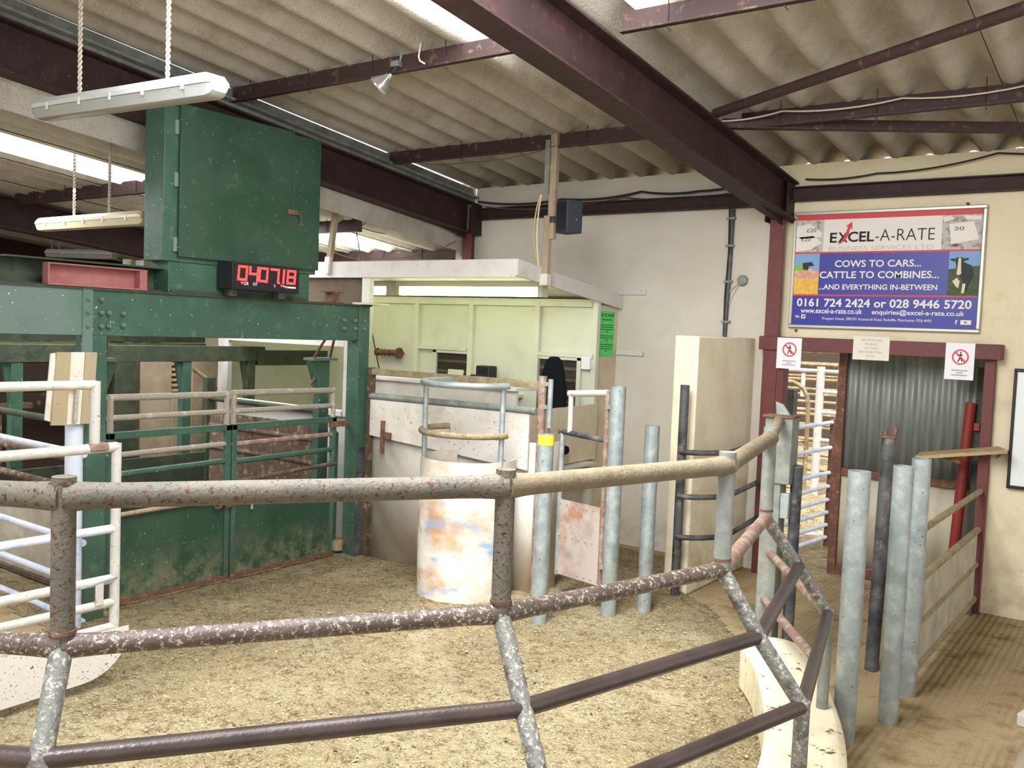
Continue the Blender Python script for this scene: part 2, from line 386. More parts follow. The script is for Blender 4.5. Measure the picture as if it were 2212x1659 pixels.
# ------------------------------------------------------------------ mesh builder
class MB:
    def __init__(s):
        s.v, s.f = [], []

    def add(s, vs, fs):
        k = len(s.v)
        s.v += [Vector(v) for v in vs]
        s.f += [tuple(i + k for i in f) for f in fs]
        return s

    def box(s, a, b):
        x0, y0, z0 = (min(a[i], b[i]) for i in range(3))
        x1, y1, z1 = (max(a[i], b[i]) for i in range(3))
        return s.add([(x0, y0, z0), (x1, y0, z0), (x1, y1, z0), (x0, y1, z0), (x0, y0, z1), (x1, y0, z1), (x1, y1, z1), (x0, y1, z1)],
                     [(0, 3, 2, 1), (4, 5, 6, 7), (0, 1, 5, 4), (1, 2, 6, 5), (2, 3, 7, 6), (3, 0, 4, 7)])

    def bar(s, p, q, w, h, up=(0, 0, 1)):
        p, q = Vector(p), Vector(q)
        d = (q - p).normalized()
        sd = d.cross(Vector(up))
        if sd.length < 1e-5:
            sd = d.cross(Vector((1, 0, 0)))
        sd.normalize()
        u = sd.cross(d).normalized()
        vs = []
        for c in (p, q):
            for a, b in ((-1, -1), (1, -1), (1, 1), (-1, 1)):
                vs.append(c + sd * (a * w / 2) + u * (b * h / 2))
        return s.add(vs, [(0, 1, 2, 3), (7, 6, 5, 4), (0, 4, 5, 1), (1, 5, 6, 2), (2, 6, 7, 3), (3, 7, 4, 0)])

    def prism(s, poly, off):
        n = len(poly)
        off = Vector(off)
        vs = [Vector(p) for p in poly] + [Vector(p) + off for p in poly]
        fs = [tuple(range(n))[::-1], tuple(range(n, 2 * n))] + [(i, (i + 1) % n, n + (i + 1) % n, n + i) for i in range(n)]
        return s.add(vs, fs)

    def path(s, pts, r, n=14, cap=True, closed=False):
        pts = [Vector(p) for p in pts]
        rr = r if isinstance(r, (list, tuple)) else [r] * len(pts)
        k = len(pts)
        tang = []
        for i in range(k):
            if closed:
                t = pts[(i + 1) % k] - pts[i - 1]
            else:
                t = pts[min(i + 1, k - 1)] - pts[max(i - 1, 0)]
            tang.append(t.normalized())
        u = tang[0].cross(Vector((0, 0, 1)))
        if u.length < 1e-3:
            u = tang[0].cross(Vector((1, 0, 0)))
        u.normalize()
        vs, fs = [], []
        for i in range(k):
            u = (u - tang[i] * u.dot(tang[i])).normalized()
            w = tang[i].cross(u)
            for j in range(n):
                a = 2 * math.pi * j / n
                vs.append(pts[i] + (u * math.cos(a) + w * math.sin(a)) * rr[i])
        m = k if closed else k - 1
        for i in range(m):
            i2 = (i + 1) % k
            for j in range(n):
                fs.append((i * n + j, i * n + (j + 1) % n, i2 * n + (j + 1) % n, i2 * n + j))
        if cap and not closed:
            fs.append(tuple(range(n))[::-1])
            fs.append(tuple((k - 1) * n + j for j in range(n)))
        return s.add(vs, fs)

    def tube(s, p, q, r, n=16):
        return s.path([p, q], r, n)

    def pipe(s, p, q, r, t=.006, n=24):
        """open-ended hollow pipe"""
        p, q = Vector(p), Vector(q)
        d = (q - p).normalized()
        u = d.cross(Vector((0, 0, 1)))
        if u.length < 1e-3:
            u = Vector((1, 0, 0))
        u.normalize()
        w = d.cross(u)
        vs = []
        depth = q - d * .25
        for c, rad in ((p, r), (q, r), (q, r - t), (depth, r - t)):
            for j in range(n):
                a = 2 * math.pi * j / n
                vs.append(c + (u * math.cos(a) + w * math.sin(a)) * rad)
        fs = []
        for i in range(3):
            for j in range(n):
                fs.append((i * n + j, i * n + (j + 1) % n, (i + 1) * n + (j + 1) % n, (i + 1) * n + j))
        fs.append(tuple(3 * n + j for j in range(n)))
        return s.add(vs, fs)

    def lathe(s, o, prof, n=24, axis=(0, 0, 1)):
        o = Vector(o)
        q = Vector(axis).normalized().to_track_quat('Z', 'Y')
        vs, fs = [], []
        for (r, z) in prof:
            for j in range(n):
                a = 2 * math.pi * j / n
                vs.append(o + q @ Vector((r * math.cos(a), r * math.sin(a), z)))
        for i in range(len(prof) - 1):
            for j in range(n):
                fs.append((i * n + j, i * n + (j + 1) % n, (i + 1) * n + (j + 1) % n, (i + 1) * n + j))
        if prof[0][0] > 1e-4:
            fs.append(tuple(range(n))[::-1])
        if prof[-1][0] > 1e-4:
            fs.append(tuple((len(prof) - 1) * n + j for j in range(n)))
        return s.add(vs, fs)

    def build(s, name, m, parent=None, bevel=0.0, origin=None, sharp=35):
        me = bpy.data.meshes.new(name)
        o = Vector((0, 0, 0))
        if parent is not None:
            p = parent
            while p is not None:
                o = o + Vector(p.location)
                p = p.parent
            loc = Vector((0, 0, 0))
        else:
            if origin is None:
                lo = Vector((min(v.x for v in s.v), min(v.y for v in s.v), min(v.z for v in s.v)))
                hi = Vector((max(v.x for v in s.v), max(v.y for v in s.v), max(v.z for v in s.v)))
                origin = Vector(((lo.x + hi.x) / 2, (lo.y + hi.y) / 2, lo.z))
            o = Vector(origin)
            loc = o
        me.from_pydata([tuple(v - o) for v in s.v], [], s.f)
        me.validate()
        me.polygons.foreach_set('use_smooth', [True] * len(me.polygons))
        me.update()
        try:
            me.set_sharp_from_angle(angle=R(sharp))
        except Exception:
            pass
        me.materials.append(M[m] if isinstance(m, str) else m)
        ob = bpy.data.objects.new(name, me)
        COL.objects.link(ob)
        ob.location = loc
        if parent is not None:
            ob.parent = parent
        if bevel:
            bv = ob.modifiers.new('soft_edges', 'BEVEL')
            bv.width = bevel
            bv.segments = 2
            bv.limit_method = 'ANGLE'
            bv.angle_limit = R(40)
        return ob


def tag(o, label, cat, group=None, kind=None):
    o['label'] = label
    o['category'] = cat
    if group:
        o['group'] = group
    if kind:
        o['kind'] = kind
    return o


def thing(name, label, cat, loc, group=None):
    o = bpy.data.objects.new(name, None)
    COL.objects.link(o)
    o.location = loc
    o.empty_display_size = .1
    return tag(o, label, cat, group)


def structure(mb, name, m, **k):
    o = mb.build(name, m, **k)
    o['kind'] = 'structure'
    return o


def V(*a):
    return Vector(a)


def arc(p, ctrl, q, n=8):
    p, c, q = Vector(p), Vector(ctrl), Vector(q)
    return [(p * (1 - t) ** 2 + c * 2 * t * (1 - t) + q * t * t) for t in [i / n for i in range(n + 1)]]


def text_mb(body, o, ux, uy, box, thick=.0015, bold=0.0, shear=0.0):
    """lettering fitted into box=(x0,y0,x1,y1) on the plane o + ux*x + uy*y, as a thin solid"""
    cu = bpy.data.curves.new('lettering', 'FONT')
    cu.body = body
    cu.size = 1.0
    cu.offset = bold
    cu.shear = shear
    cu.resolution_u = 3
    ob = bpy.data.objects.new('lettering', cu)
    COL.objects.link(ob)
    dg = bpy.context.evaluated_depsgraph_get()
    dg.update()
    me = bpy.data.meshes.new_from_object(ob.evaluated_get(dg))
    vs = [v.co.copy() for v in me.vertices]
    fs = [tuple(p.vertices) for p in me.polygons]
    bpy.data.objects.remove(ob)
    bpy.data.meshes.remove(me)
    bpy.data.curves.remove(cu)
    mb = MB()
    if not vs:
        return mb
    x0, x1 = min(v.x for v in vs), max(v.x for v in vs)
    y0, y1 = min(v.y for v in vs), max(v.y for v in vs)
    o, ux, uy = Vector(o), Vector(ux), Vector(uy)
    nrm = ux.cross(uy).normalized()
    pts = []
    for v in vs:
        a = box[0] + (v.x - x0) / max(x1 - x0, 1e-6) * (box[2] - box[0])
        b = box[1] + (v.y - y0) / max(y1 - y0, 1e-6) * (box[3] - box[1])
        pts.append(o + ux * a + uy * b + nrm * thick)
    return mb.add(pts, fs)


def flat(o, ux, uy, poly, thick):
    """flat polygon (plane coordinates) as a thin plate standing `thick` proud of the plane"""
    o, ux, uy = Vector(o), Vector(ux), Vector(uy)
    n = ux.cross(uy).normalized()
    return MB().prism([o + ux * a + uy * b for a, b in poly], n * thick)


def rect(o, ux, uy, a0, b0, a1, b1, thick):
    return flat(o, ux, uy, [(a0, b0), (a1, b0), (a1, b1), (a0, b1)], thick)

# ================================================================== SETTING
SL = 0.102                      # roof fall towards the back wall
PITCH_W = 0.34                  # corrugation pitch


def zroof(y):
    return 3.72 + (8.08 - y) * SL


def zlow(y):                    # the lower roof of the neighbouring bay
    return 3.788 - 0.102 * y + .045


def corrugated(x0, x1, y0, y1, zf, keep, amp=.066, pitch=PITCH_W, ph=0.0, rows=None, step=12):
    """two meshes: opaque sheets and the faces for which keep() is False"""
    nx = int(round((x1 - x0) / pitch * step))
    ys = rows
    xs = [x0 + (x1 - x0) * i / nx for i in range(nx + 1)]
    a, b = MB(), MB()

    def pt(x, y):
        w = math.cos(2 * math.pi * (x - ph) / pitch)
        return (x, y, zf(y) - amp * (abs(w) ** .8 * (1 if w > 0 else -1)))
    for tgt, flag in ((a, True), (b, False)):
        idx = {}
        for j in range(len(ys) - 1):
            for i in range(nx):
                if keep((xs[i] + xs[i + 1]) / 2, (ys[j] + ys[j + 1]) / 2) != flag:
                    continue
                q = []
                for (ii, jj) in ((i, j), (i, j + 1), (i + 1, j + 1), (i + 1, j)):
                    if (ii, jj) not in idx:
                        idx[(ii, jj)] = len(tgt.v)
                        tgt.v.append(Vector(pt(xs[ii], ys[jj])))
                    q.append(idx[(ii, jj)])
                tgt.f.append(tuple(q))
    return a, b


def keep_main(x, y):
    if -3.93 < x < -2.97 and y < 5.15:
        return False
    if -2.76 < x < -2.40 and y < 4.92:
        return False
    if -2.40 < x < -1.36 and y < 4.2:  # rooflight added out of view to brighten the wall stub and cream wall
        return False
    if -1.55 < x < -.55 and y < 2.2:  # rooflight added out of view for more light on the kerb
        return False
    return True


rows = [-5.0, -3.4, -1.6, .0, 1.2, 2.2, 3.0, 4.2, 4.92, 5.15, 6.66, 8.45]
a, b = corrugated(-6.38, 4.0, 0, 0, zroof, keep_main, ph=-6.38, rows=rows)
o = structure(a, 'ceiling', 'asbestos', sharp=80)
s = o.modifiers.new('thickness', 'SOLIDIFY'); s.thickness = .008; s.offset = 0
o = structure(b, 'window_1', 'rooflight', sharp=80)
o['label'] = 'white translucent rooflight sheets between the asbestos sheets of the main roof, two of them added out of view'


def keep_low(x, y):
    return not (-8.0 < x < -7.16 and y < 7.86)


a, b = corrugated(-16.0, -6.5, 0, 0, zlow, keep_low, ph=-6.5, rows=[-4, -2, 0, 1.5, 3, 4.75, 6.5, 7.86, 8.4], step=8)
o = structure(a, 'ceiling_left', 'asbestos', sharp=80)
s = o.modifiers.new('thickness', 'SOLIDIFY'); s.thickness = .008; s.offset = 0
o = structure(b, 'window_2', 'rooflight', sharp=80)
o['label'] = 'long translucent rooflight in the lower roof left of the green tower'

# floor: grooved concrete everywhere, a bed of sawdust inside the ring
mb = MB().box((-17, -6, -.12), (5, 8.3, 0))
structure(mb, 'floor', 'grooved')

# back wall: white render between the two portal columns, cream render right of the doorway
DL, DR, DH = -2.78, -1.18, 2.02          # doorway
mb = MB().box((-6.42, 8.08, 0), (-2.92, 8.28, 3.66))
structure(mb, 'wall_back_left', 'wall_white')
mb = MB().box((-2.92, 8.08, 0), (DL - .1, 8.28, 3.66)).box((DL - .1, 8.08, DH + .02), (DR + .06, 8.28, 3.66)).box((DR + .06, 8.08, 0), (4.0, 8.28, 3.66))
structure(mb, 'wall_back_right', 'wall')
mb = MB().box((-16, 8.1, 0), (-6.42, 8.28, 3.0))
structure(mb, 'wall_back_far', 'wall')
mb = MB().box((-16.2, -4, 0), (-16, 8.28, 3.3))
structure(mb, 'wall_left', 'wall')


zz0 = lambda y: 3.75 + (5.71 - y) * .105


# ---- portal frame steel
def ibeam(mb, p, q, w, h, up=(0, 0, 1), tf=.018, tw=.012):
    p, q = Vector(p), Vector(q)
    d = (q - p).normalized()
    sd = d.cross(Vector(up)).normalized()
    u = sd.cross(d).normalized()
    mb.bar(p + u * (h / 2 - tf / 2), q + u * (h / 2 - tf / 2), w, tf, up)
    mb.bar(p - u * (h / 2 - tf / 2), q - u * (h / 2 - tf / 2), w, tf, up)
    mb.bar(p, q, tw, h - 2 * tf, up)
    return mb


def rafter(x, label, z546, sl, y0, y1, w, h, colx, zb0=0.0):
    t = thing('steel_rafter', label, 'beam', (x, y1, 0))
    zc = lambda y: z546 + (5.46 - y) * sl + h / 2
    mb = ibeam(MB(), (x, y0, zc(y0)), (x, y1, zc(y1)), w, h)
    # haunch at the knee
    mb.prism([(x - .006, 8.02, zc(8.02) - h / 2), (x - .006, 7.2, zc(7.2) - h / 2 + .02), (x - .006, 8.02, zc(8.02) - h / 2 - .06)], (.012, 0, 0))
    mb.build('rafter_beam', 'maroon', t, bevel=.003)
    c = MB()
    yb = 7.95
    top = zc(8.0) + h / 2
    c.box((colx - .065, yb - .0, zb0), (colx + .065, yb + .016, top - .32))
    c.box((colx - .007, yb + .016, zb0), (colx + .007, 8.078, top - .05))
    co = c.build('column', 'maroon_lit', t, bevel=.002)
    for dx in (-.1, .09):
        MB().box((colx + dx, 7.9, top - .36), (colx + dx + .01, 8.078, top - .02)).build('knee_plate', 'maroon', co)
    return t


rafter(-2.86, 'big maroon steel rafter running from top centre down to the column beside the doorway', 3.425, .102, -5, 8.05, .19, .34, -2.90)
rafter(-6.42, 'maroon steel rafter behind the green tower, with a slit of daylight along its top', 3.41, .105, -5, 8.05, .17, .345, -6.40, 2.50)
for x, lab in ((-9.9, 'dark maroon rafter of the lower roof, just above the yellowed light fitting'), (-13.4, 'darkest and farthest maroon rafter at the left, behind the smallest light fitting')):
    t = thing('steel_rafter', lab, 'beam', (x, 8.0, 0))
    mb = ibeam(MB(), (x, -4, zlow(-4) - .25), (x, 8.05, zlow(8.05) - .25), .18, .32)
    mb.build('rafter_beam', 'maroon', t)
    MB().box((x - .07, 7.95, 0), (x + .07, 8.09, zlow(8) - .5)).build('column', 'maroon', t)

mb = MB().prism([(-6.505, -5, zlow(-5) - .06), (-6.505, 8.0, zlow(8.0) - .06), (-6.505, 8.0, zz0(8.0)), (-6.505, -5, zz0(-5))], (-.01, 0, 0))
structure(mb, 'trim_2', 'asbestos')
# flashing along the step between the two roofs
mb = MB()
zz = lambda y: 3.735 + (5.71 - y) * .105
mb.prism([(-6.37, -5, zz(-5)), (-6.37, 8.0, zz(8.0)), (-6.37, 8.0, zz(8) + .145), (-6.37, -5, zz(-5) + .145)], (-.02, 0, 0))
mb.bar((-6.33, -5, zz(-5) + .045), (-6.33, 8.0, zz(8) + .045), .08, .02)
mb.box((-6.50, 7.96, 2.9), (-6.40, 8.1, 3.7))
structure(mb, 'trim_1', 'galv_dull')

# purlins of the main roof
PURL = [('lowest rusty purlin, lying along the top of the back wall', 8.26), ('rusty purlin carrying the timber hanger of the speaker', 6.66),
        ('rusty purlin with the reflector lamp hanging from it', 4.80)]


def purlin(x0, x1, y, zt, label, h=.125, w=.07, holes=False):
    mb = MB()
    mb.box((x0, y - .006, zt - h), (x1, y + .006, zt))
    mb.box((x0, y, zt - .012), (x1, y + w, zt))
    mb.box((x0, y - w * .6, zt - h), (x1, y, zt - h + .012))
    # hook bolts holding the sheets
    k = int((x1 - x0) / .68)
    for i in range(k):
        x = x0 + .3 + i * .68
        mb.path([(x, y - .012, zt + .06), (x, y - .014, zt - h - .01), (x + .004, y + .02, zt - h - .02)], .0035, 6)
    o = mb.build('roof_purlin', 'purlin')
    return tag(o, label, 'purlin', 'purlins of the main roof')


for lab, y in PURL:
    purlin(-6.44, -2.97, y, zroof(y) - .064, lab + ', left of the big rafter')
    purlin(-2.75, 4.0, y, zroof(y) - .064, lab + ', right of the big rafter' if y != 4.80 else 'spotted rusty purlin at the top edge, right of the big rafter')
for y, lab in ((4.72, 'rust-red purlin lit by the long rooflight left of the tower'), (7.9, 'rust-red purlin under the rooflight behind the booth roof'), (6.45, 'rusty purlin of the lower roof seen under the rafter right of the tower')):
    for x0, x1, sfx in ((-9.8, -6.52, ''), ):
        mb = MB().box((x0, y - .006, zlow(y) - .17), (x1, y + .006, zlow(y) - .045)).box((x0, y - .05, zlow(y) - .17), (x1, y, zlow(y) - .158))
        for i in range(5):
            x = x0 + .4 + i * .6
            mb.path([(x, y - .012, zlow(y)), (x, y - .014, zlow(y) - .18)], .004, 6)
        tag(mb.build('roof_purlin', 'purlin'), lab, 'purlin', 'purlins of the lower roof')

# two braces in the roof of the right bay
mb = MB().path([aty(1545, 245, 6.42), aty(2230, 12, 5.3)], .036, 14)
tag(mb.build('roof_brace', 'purlin'), 'slanting round brown brace crossing the ribbed roof at the top right', 'brace')
mb = MB().bar(aty(1560, 268, 6.55), aty(2240, 277, 7.35), .07, .07)
tag(mb.build('roof_tie', 'purlin', bevel=.004), 'level brown square tie below the slanting roof brace', 'brace')

# rails on the wall
for x0, x1, lab, z in ((-6.34, -2.99, 'maroon channel rail on the white wall, left of the column', 3.30), (-2.81, 4.0, 'maroon channel rail on the cream wall above the advertising board', 3.33)):
    mb = MB().box((x0, 8.04, z), (x1, 8.08, z + .125)).box((x0, 7.985, z + .113), (x1, 8.04, z + .125)).box((x0, 7.985, z), (x1, 8.04, z + .012))
    tag(mb.build('wall_rail', 'maroon', bevel=.002), lab, 'rail')

# door frame
t = thing('door_frame', 'maroon steel frame round the doorway under the advertising board', 'door frame', ((DL + DR) / 2, 8.0, 0))
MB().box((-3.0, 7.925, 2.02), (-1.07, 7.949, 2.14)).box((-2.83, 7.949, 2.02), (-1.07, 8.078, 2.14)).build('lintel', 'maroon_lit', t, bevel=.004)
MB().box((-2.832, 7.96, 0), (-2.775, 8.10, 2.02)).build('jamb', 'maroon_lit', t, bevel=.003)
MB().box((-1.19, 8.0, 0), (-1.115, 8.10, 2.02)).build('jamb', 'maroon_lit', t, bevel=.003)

# cables along the eaves
def cable(name, pts, r, m, label, cat='cable', group=None):
    out = []
    for i in range(len(pts) - 1):
        p, q = Vector(pts[i]), Vector(pts[i + 1])
        sag = (p - q).length * .035
        mid = (p + q) / 2 - Vector((0, 0, sag * 2))
        seg = arc(p, mid, q, 6)
        out += seg if i == 0 else seg[1:]
    o = MB().path(out, r, 6).build(name, m)
    return tag(o, label, cat, group)


cable('cable', [(-6.3, 8.0, 3.50), (-5.2, 8.0, 3.47), (-4.3, 8.02, 3.50), (-3.7, 8.02, 3.47), (-3.05, 8.02, 3.55)], .011, 'cable', 'thick black cable drooping along the top of the white wall')
cable('cable', [(-6.2, 7.98, 3.44), (-5.0, 8.0, 3.41), (-4.5, 8.02, 3.46), (-3.9, 8.02, 3.42), (-3.0, 8.02, 3.50)], .007, 'cable_dusty', 'thin dusty cable drooping just under the thick black one')
cable('cable', [(-2.7, 8.03, 3.52), (-2.1, 8.03, 3.53), (-1.2, 8.0, 3.62), (.5, 8.0, 3.62)], .008, 'cable', 'dark cable clipped along the cream wall above the maroon rail')
cable('cable', [aty(1555, 262, 6.5), aty(1690, 240, 6.55), aty(1950, 212, 6.6), aty(2225, 183, 6.62)], .006, 'cable_white', 'pale cable slung under the purlin right of the big rafter')
cable('cable', [aty(905, 352, 6.6), aty(1010, 350, 6.6), aty(1200, 315, 6.6)], .004, 'cable_dusty', 'fine brown cable hanging under the purlin left of the speaker hanger')

# conduit and junction box on the white wall
t = thing('cable_conduit', 'grey conduit running down the white wall to the cream wall stub', 'conduit', (-3.37, 8.06, 2.12))
cp_ = MB().path([(-3.36, 8.055, 3.30), (-3.365, 8.055, 2.75), (-3.38, 8.055, 2.12)], .017, 10)
cp_ = cp_.build('pipe', 'dark_post', t)
MB().path([(-3.40, 8.06, 3.36), (-3.385, 8.06, 2.9), (-3.40, 8.06, 2.5), (-3.395, 8.06, 2.13)], .008, 8).build('cable', 'cable', t)
for z in (2.25, 2.62, 2.95, 3.2):
    MB().box((-3.415, 8.035, z), (-3.335, 8.08, z + .018)).build('clip', 'galv_dull', cp_)
t = thing('junction_box', 'round grey junction box on the white wall beside the conduit', 'junction box', (-3.24, 8.06, 2.64))
MB().lathe((-3.24, 8.08, 2.64), [(.05, 0), (.05, .025), (.044, .04), (0, .04)], 16, (0, -1, 0)).build('box', 'galv_dull', t)
MB().path(arc((-3.27, 8.06, 2.62), (-3.33, 8.06, 2.58), (-3.37, 8.06, 2.52)), .006, 6).build('cable', 'cable_white', t)
MB().path(arc((-3.26, 8.06, 2.61), (-3.32, 8.06, 2.54), (-3.36, 8.06, 2.42)), .004, 6).build('cable', 'cable_white', t)

# cream wall stub sticking out left of the doorway
mb = MB().box((-3.30, 6.85, 0), (-3.09, 8.085, 2.115))
structure(mb, 'wall_stub', 'pier', bevel=.012)
mb = MB().box((-3.335, 6.95, 0), (-3.30, 7.05, .95))
tag(mb.build('timber_batten', 'timber'), 'brown timber batten against the left side of the cream wall stub', 'batten')
# faint battens on the white wall behind the booth
for z in (2.50, 1.90):
    mb = MB().box((-4.52, 8.055, z), (-4.22, 8.08, z + .045))
    tag(mb.build('wall_batten', 'booth_white'), ('upper' if z > 2 else 'lower') + ' pale batten on the white wall right of the booth', 'batten')

# ---- advertising board
SX0, SX1, SZ0, SZ1 = -2.785, -1.25, 2.225, 3.235
t = thing('advertising_board', 'framed red white and blue advertising board above the doorway', 'sign', ((SX0 + SX1) / 2, 8.06, SZ0))
fr = .028
MB().box((SX0, 8.035, SZ0), (SX1, 8.08, SZ0 + fr)).box((SX0, 8.035, SZ1 - fr), (SX1, 8.08, SZ1)).box((SX0, 8.035, SZ0 + fr), (SX0 + fr, 8.08, SZ1 - fr)).box((SX1 - fr, 8.035, SZ0 + fr), (SX1, 8.08, SZ1 - fr)).build('frame', 'alu', t, bevel=.006)
a0, a1, b0, b1 = SX0 + fr, SX1 - fr, SZ0 + fr, SZ1 - fr
SWd, SHt = a1 - a0, b1 - b0
SO = (a0, 8.052, b1)
UX, UY = Vector((1, 0, 0)), Vector((0, 0, 1))


def srect(name, u0, v0, u1, v1, m, th):
    return rect(SO, UX, UY, u0 * SWd, -v1 * SHt, u1 * SWd, -v0 * SHt, th).build(name, m, sign_panel)


sign_panel = MB().box((a0, 8.052, b0), (a1, 8.078, b1)).build('panel', 'sign_white', t)
srect('red_band', 0, 0, 1, .045, 'sign_red', .001)
srect('red_band', 0, .335, 1, .350, 'sign_red', .001)
srect('blue_panel', 0, .35, 1, .72, 'sign_blue', .0006)
srect('red_band', 0, .72, 1, .735, 'sign_red', .001)
srect('blue_panel', 0, .735, 1, 1, 'sign_blue', .0006)


def poly(name, pts, m, th):
    return flat(SO, UX, UY, [(u * SWd, -v * SHt) for u, v in pts], th).build(name, m, sign_panel)


# photo panels
srect('picture', 0, .045, .16, .335, 'note_grey', .001)
srect('picture', .80, .045, 1, .335, 'note_grey', .001)
for pts in ([(.0, .10), (.075, .075), (.15, .16), (.145, .2), (.03, .215), (0, .19)], [(0, .2), (.10, .19), (.155, .25), (.09, .31), (0, .33)], [(.80, .06), (.84, .05), (.86, .08), (.81, .1)],
            [(.835, .12), (.955, .10), (.985, .25), (.85, .29)], [(.905, .05), (.99, .06), (.99, .09), (.92, .09)]):
    poly('banknote', pts[::-1], 'sign_white', .0014)
for bx, body in (((.06, -.155, .115, -.12), '£20'), ((.03, -.235, .085, -.20), '£20'), ((.86, -.175, .91, -.145), '20')):
    text_mb(body, SO, UX, UY, (bx[0] * SWd, bx[1] * SHt, bx[2] * SWd, bx[3] * SHt), .0018).build('lettering', 'print_dark', sign_panel)
srect('picture', 0, .35, .145, .72, 'print_sky', .0012)
poly('picture', [(0, .56), (.145, .52), (.145, .72), (0, .72)][::-1], 'crop', .0015)
poly('picture', [(0, .50), (.05, .48), (.145, .50), (.145, .56), (.08, .585), (0, .585)][::-1], 'print_dust', .0017)
poly('picture', [(.0, .46), (.04, .44), (.065, .47), (.06, .50), (.0, .505)][::-1], 'print_green', .0019)
poly('picture', [(.045, .435), (.10, .425), (.115, .46), (.085, .465), (.08, .50), (.05, .495)][::-1], 'print_dark', .0021)
srect('picture', .845, .35, 1, .72, 'print_sky', .0012)
poly('picture', [(.845, .50), (1, .47), (1, .72), (.845, .72)][::-1], 'print_field', .0015)
poly('picture', [(.905, .43), (.96, .47), (.975, .55), (.955, .62), (.94, .70), (.925, .70), (.92, .6), (.90, .55)][::-1], 'print_dark', .0018)
poly('picture', [(.872, .42), (.885, .40), (.91, .40), (.925, .42), (.915, .46), (.912, .53), (.898, .55), (.885, .53), (.882, .46)][::-1], 'print_dark', .0019)
poly('picture', [(.892, .405), (.905, .405), (.908, .5), (.91, .54), (.897, .55), (.886, .54), (.89, .48)][::-1], 'print_cow', .0021)
poly('picture', [(.848, .415), (.87, .408), (.88, .42), (.865, .435)][::-1], 'print_dark', .0021)
poly('picture', [(.915, .412), (.94, .405), (.945, .42), (.925, .43)][::-1], 'print_dark', .0021)
poly('picture', [(.868, .60), (.89, .57), (.905, .60), (.90, .66), (.885, .64)][::-1], 'print_cow', .0021)
poly('picture', [(.92, .62), (.935, .62), (.93, .70), (.915, .70)][::-1], 'print_cow', .0021)


def stext(body, u0, v0, u1, v1, m='sign_white', bold=0.0, th=.0024):
    return text_mb(body, SO, UX, UY, (u0 * SWd, -v1 * SHt, u1 * SWd, -v0 * SHt), th, bold).build('lettering', m, sign_panel)


stext('E', .198, .165, .238, .255, 'ink', .022)
stext('X', .244, .163, .300, .254, 'ink', .022)
stext('CEL', .300, .160, .445, .252, 'ink', .022)
stext('-A-RATE', .452, .148, .765, .247, 'ink', -.012)
stext('BUSINESS SERVICES LTD', .195, .290, .762, .326, 'sign_grey', -.01)
poly('arrow', [(.245, .275), (.272, .22), (.288, .165), (.298, .115), (.284, .112), (.319, .072), (.322, .142), (.311, .125), (.302, .19), (.285, .24)][::-1], 'sign_red', .003)
stext('COWS TO CARS...', .235, .413, .705, .475, bold=.018)
stext('CATTLE TO COMBINES...', .150, .512, .80, .575, bold=.018)
stext('...AND EVERYTHING IN-BETWEEN', .150, .628, .795, .676, bold=.018)
stext('0161 724 2424 or 028 9446 5720', .025, .757, .972, .833, bold=.022)
stext('www.excel-a-rate.co.uk', .05, .845, .405, .893, bold=.015)
stext('enquiries@excel-a-rate.co.uk', .458, .848, .94, .905, bold=.015)
stext('Prospect House, 389/391 Ainsworth Road, Radcliffe, Manchester M26 4HN', .18, .925, .775, .957)
stext('in', .022, .91, .043, .937, bold=.02)
srect('icon', .055, .905, .08, .943, 'sign_white', .002)
poly('icon', [(.058, .935), (.064, .925), (.060, .913), (.068, .918), (.074, .911), (.077, .916), (.072, .931)][::-1], 'sign_blue', .003)
stext('f', .895, .925, .907, .962, bold=.03)
srect('icon', .922, .925, .975, .963, 'sign_white', .002)
poly('icon', [(.942, .933), (.957, .944), (.942, .955)][::-1], 'sign_blue', .003)
for x, z in ((-1.40, 3.25), (-2.72, 2.20)):
    MB().lathe((x, 8.08, z), [(.012, 0), (.012, .02), (0, .02)], 8, (0, -1, 0)).build('screw', 'rust', t)


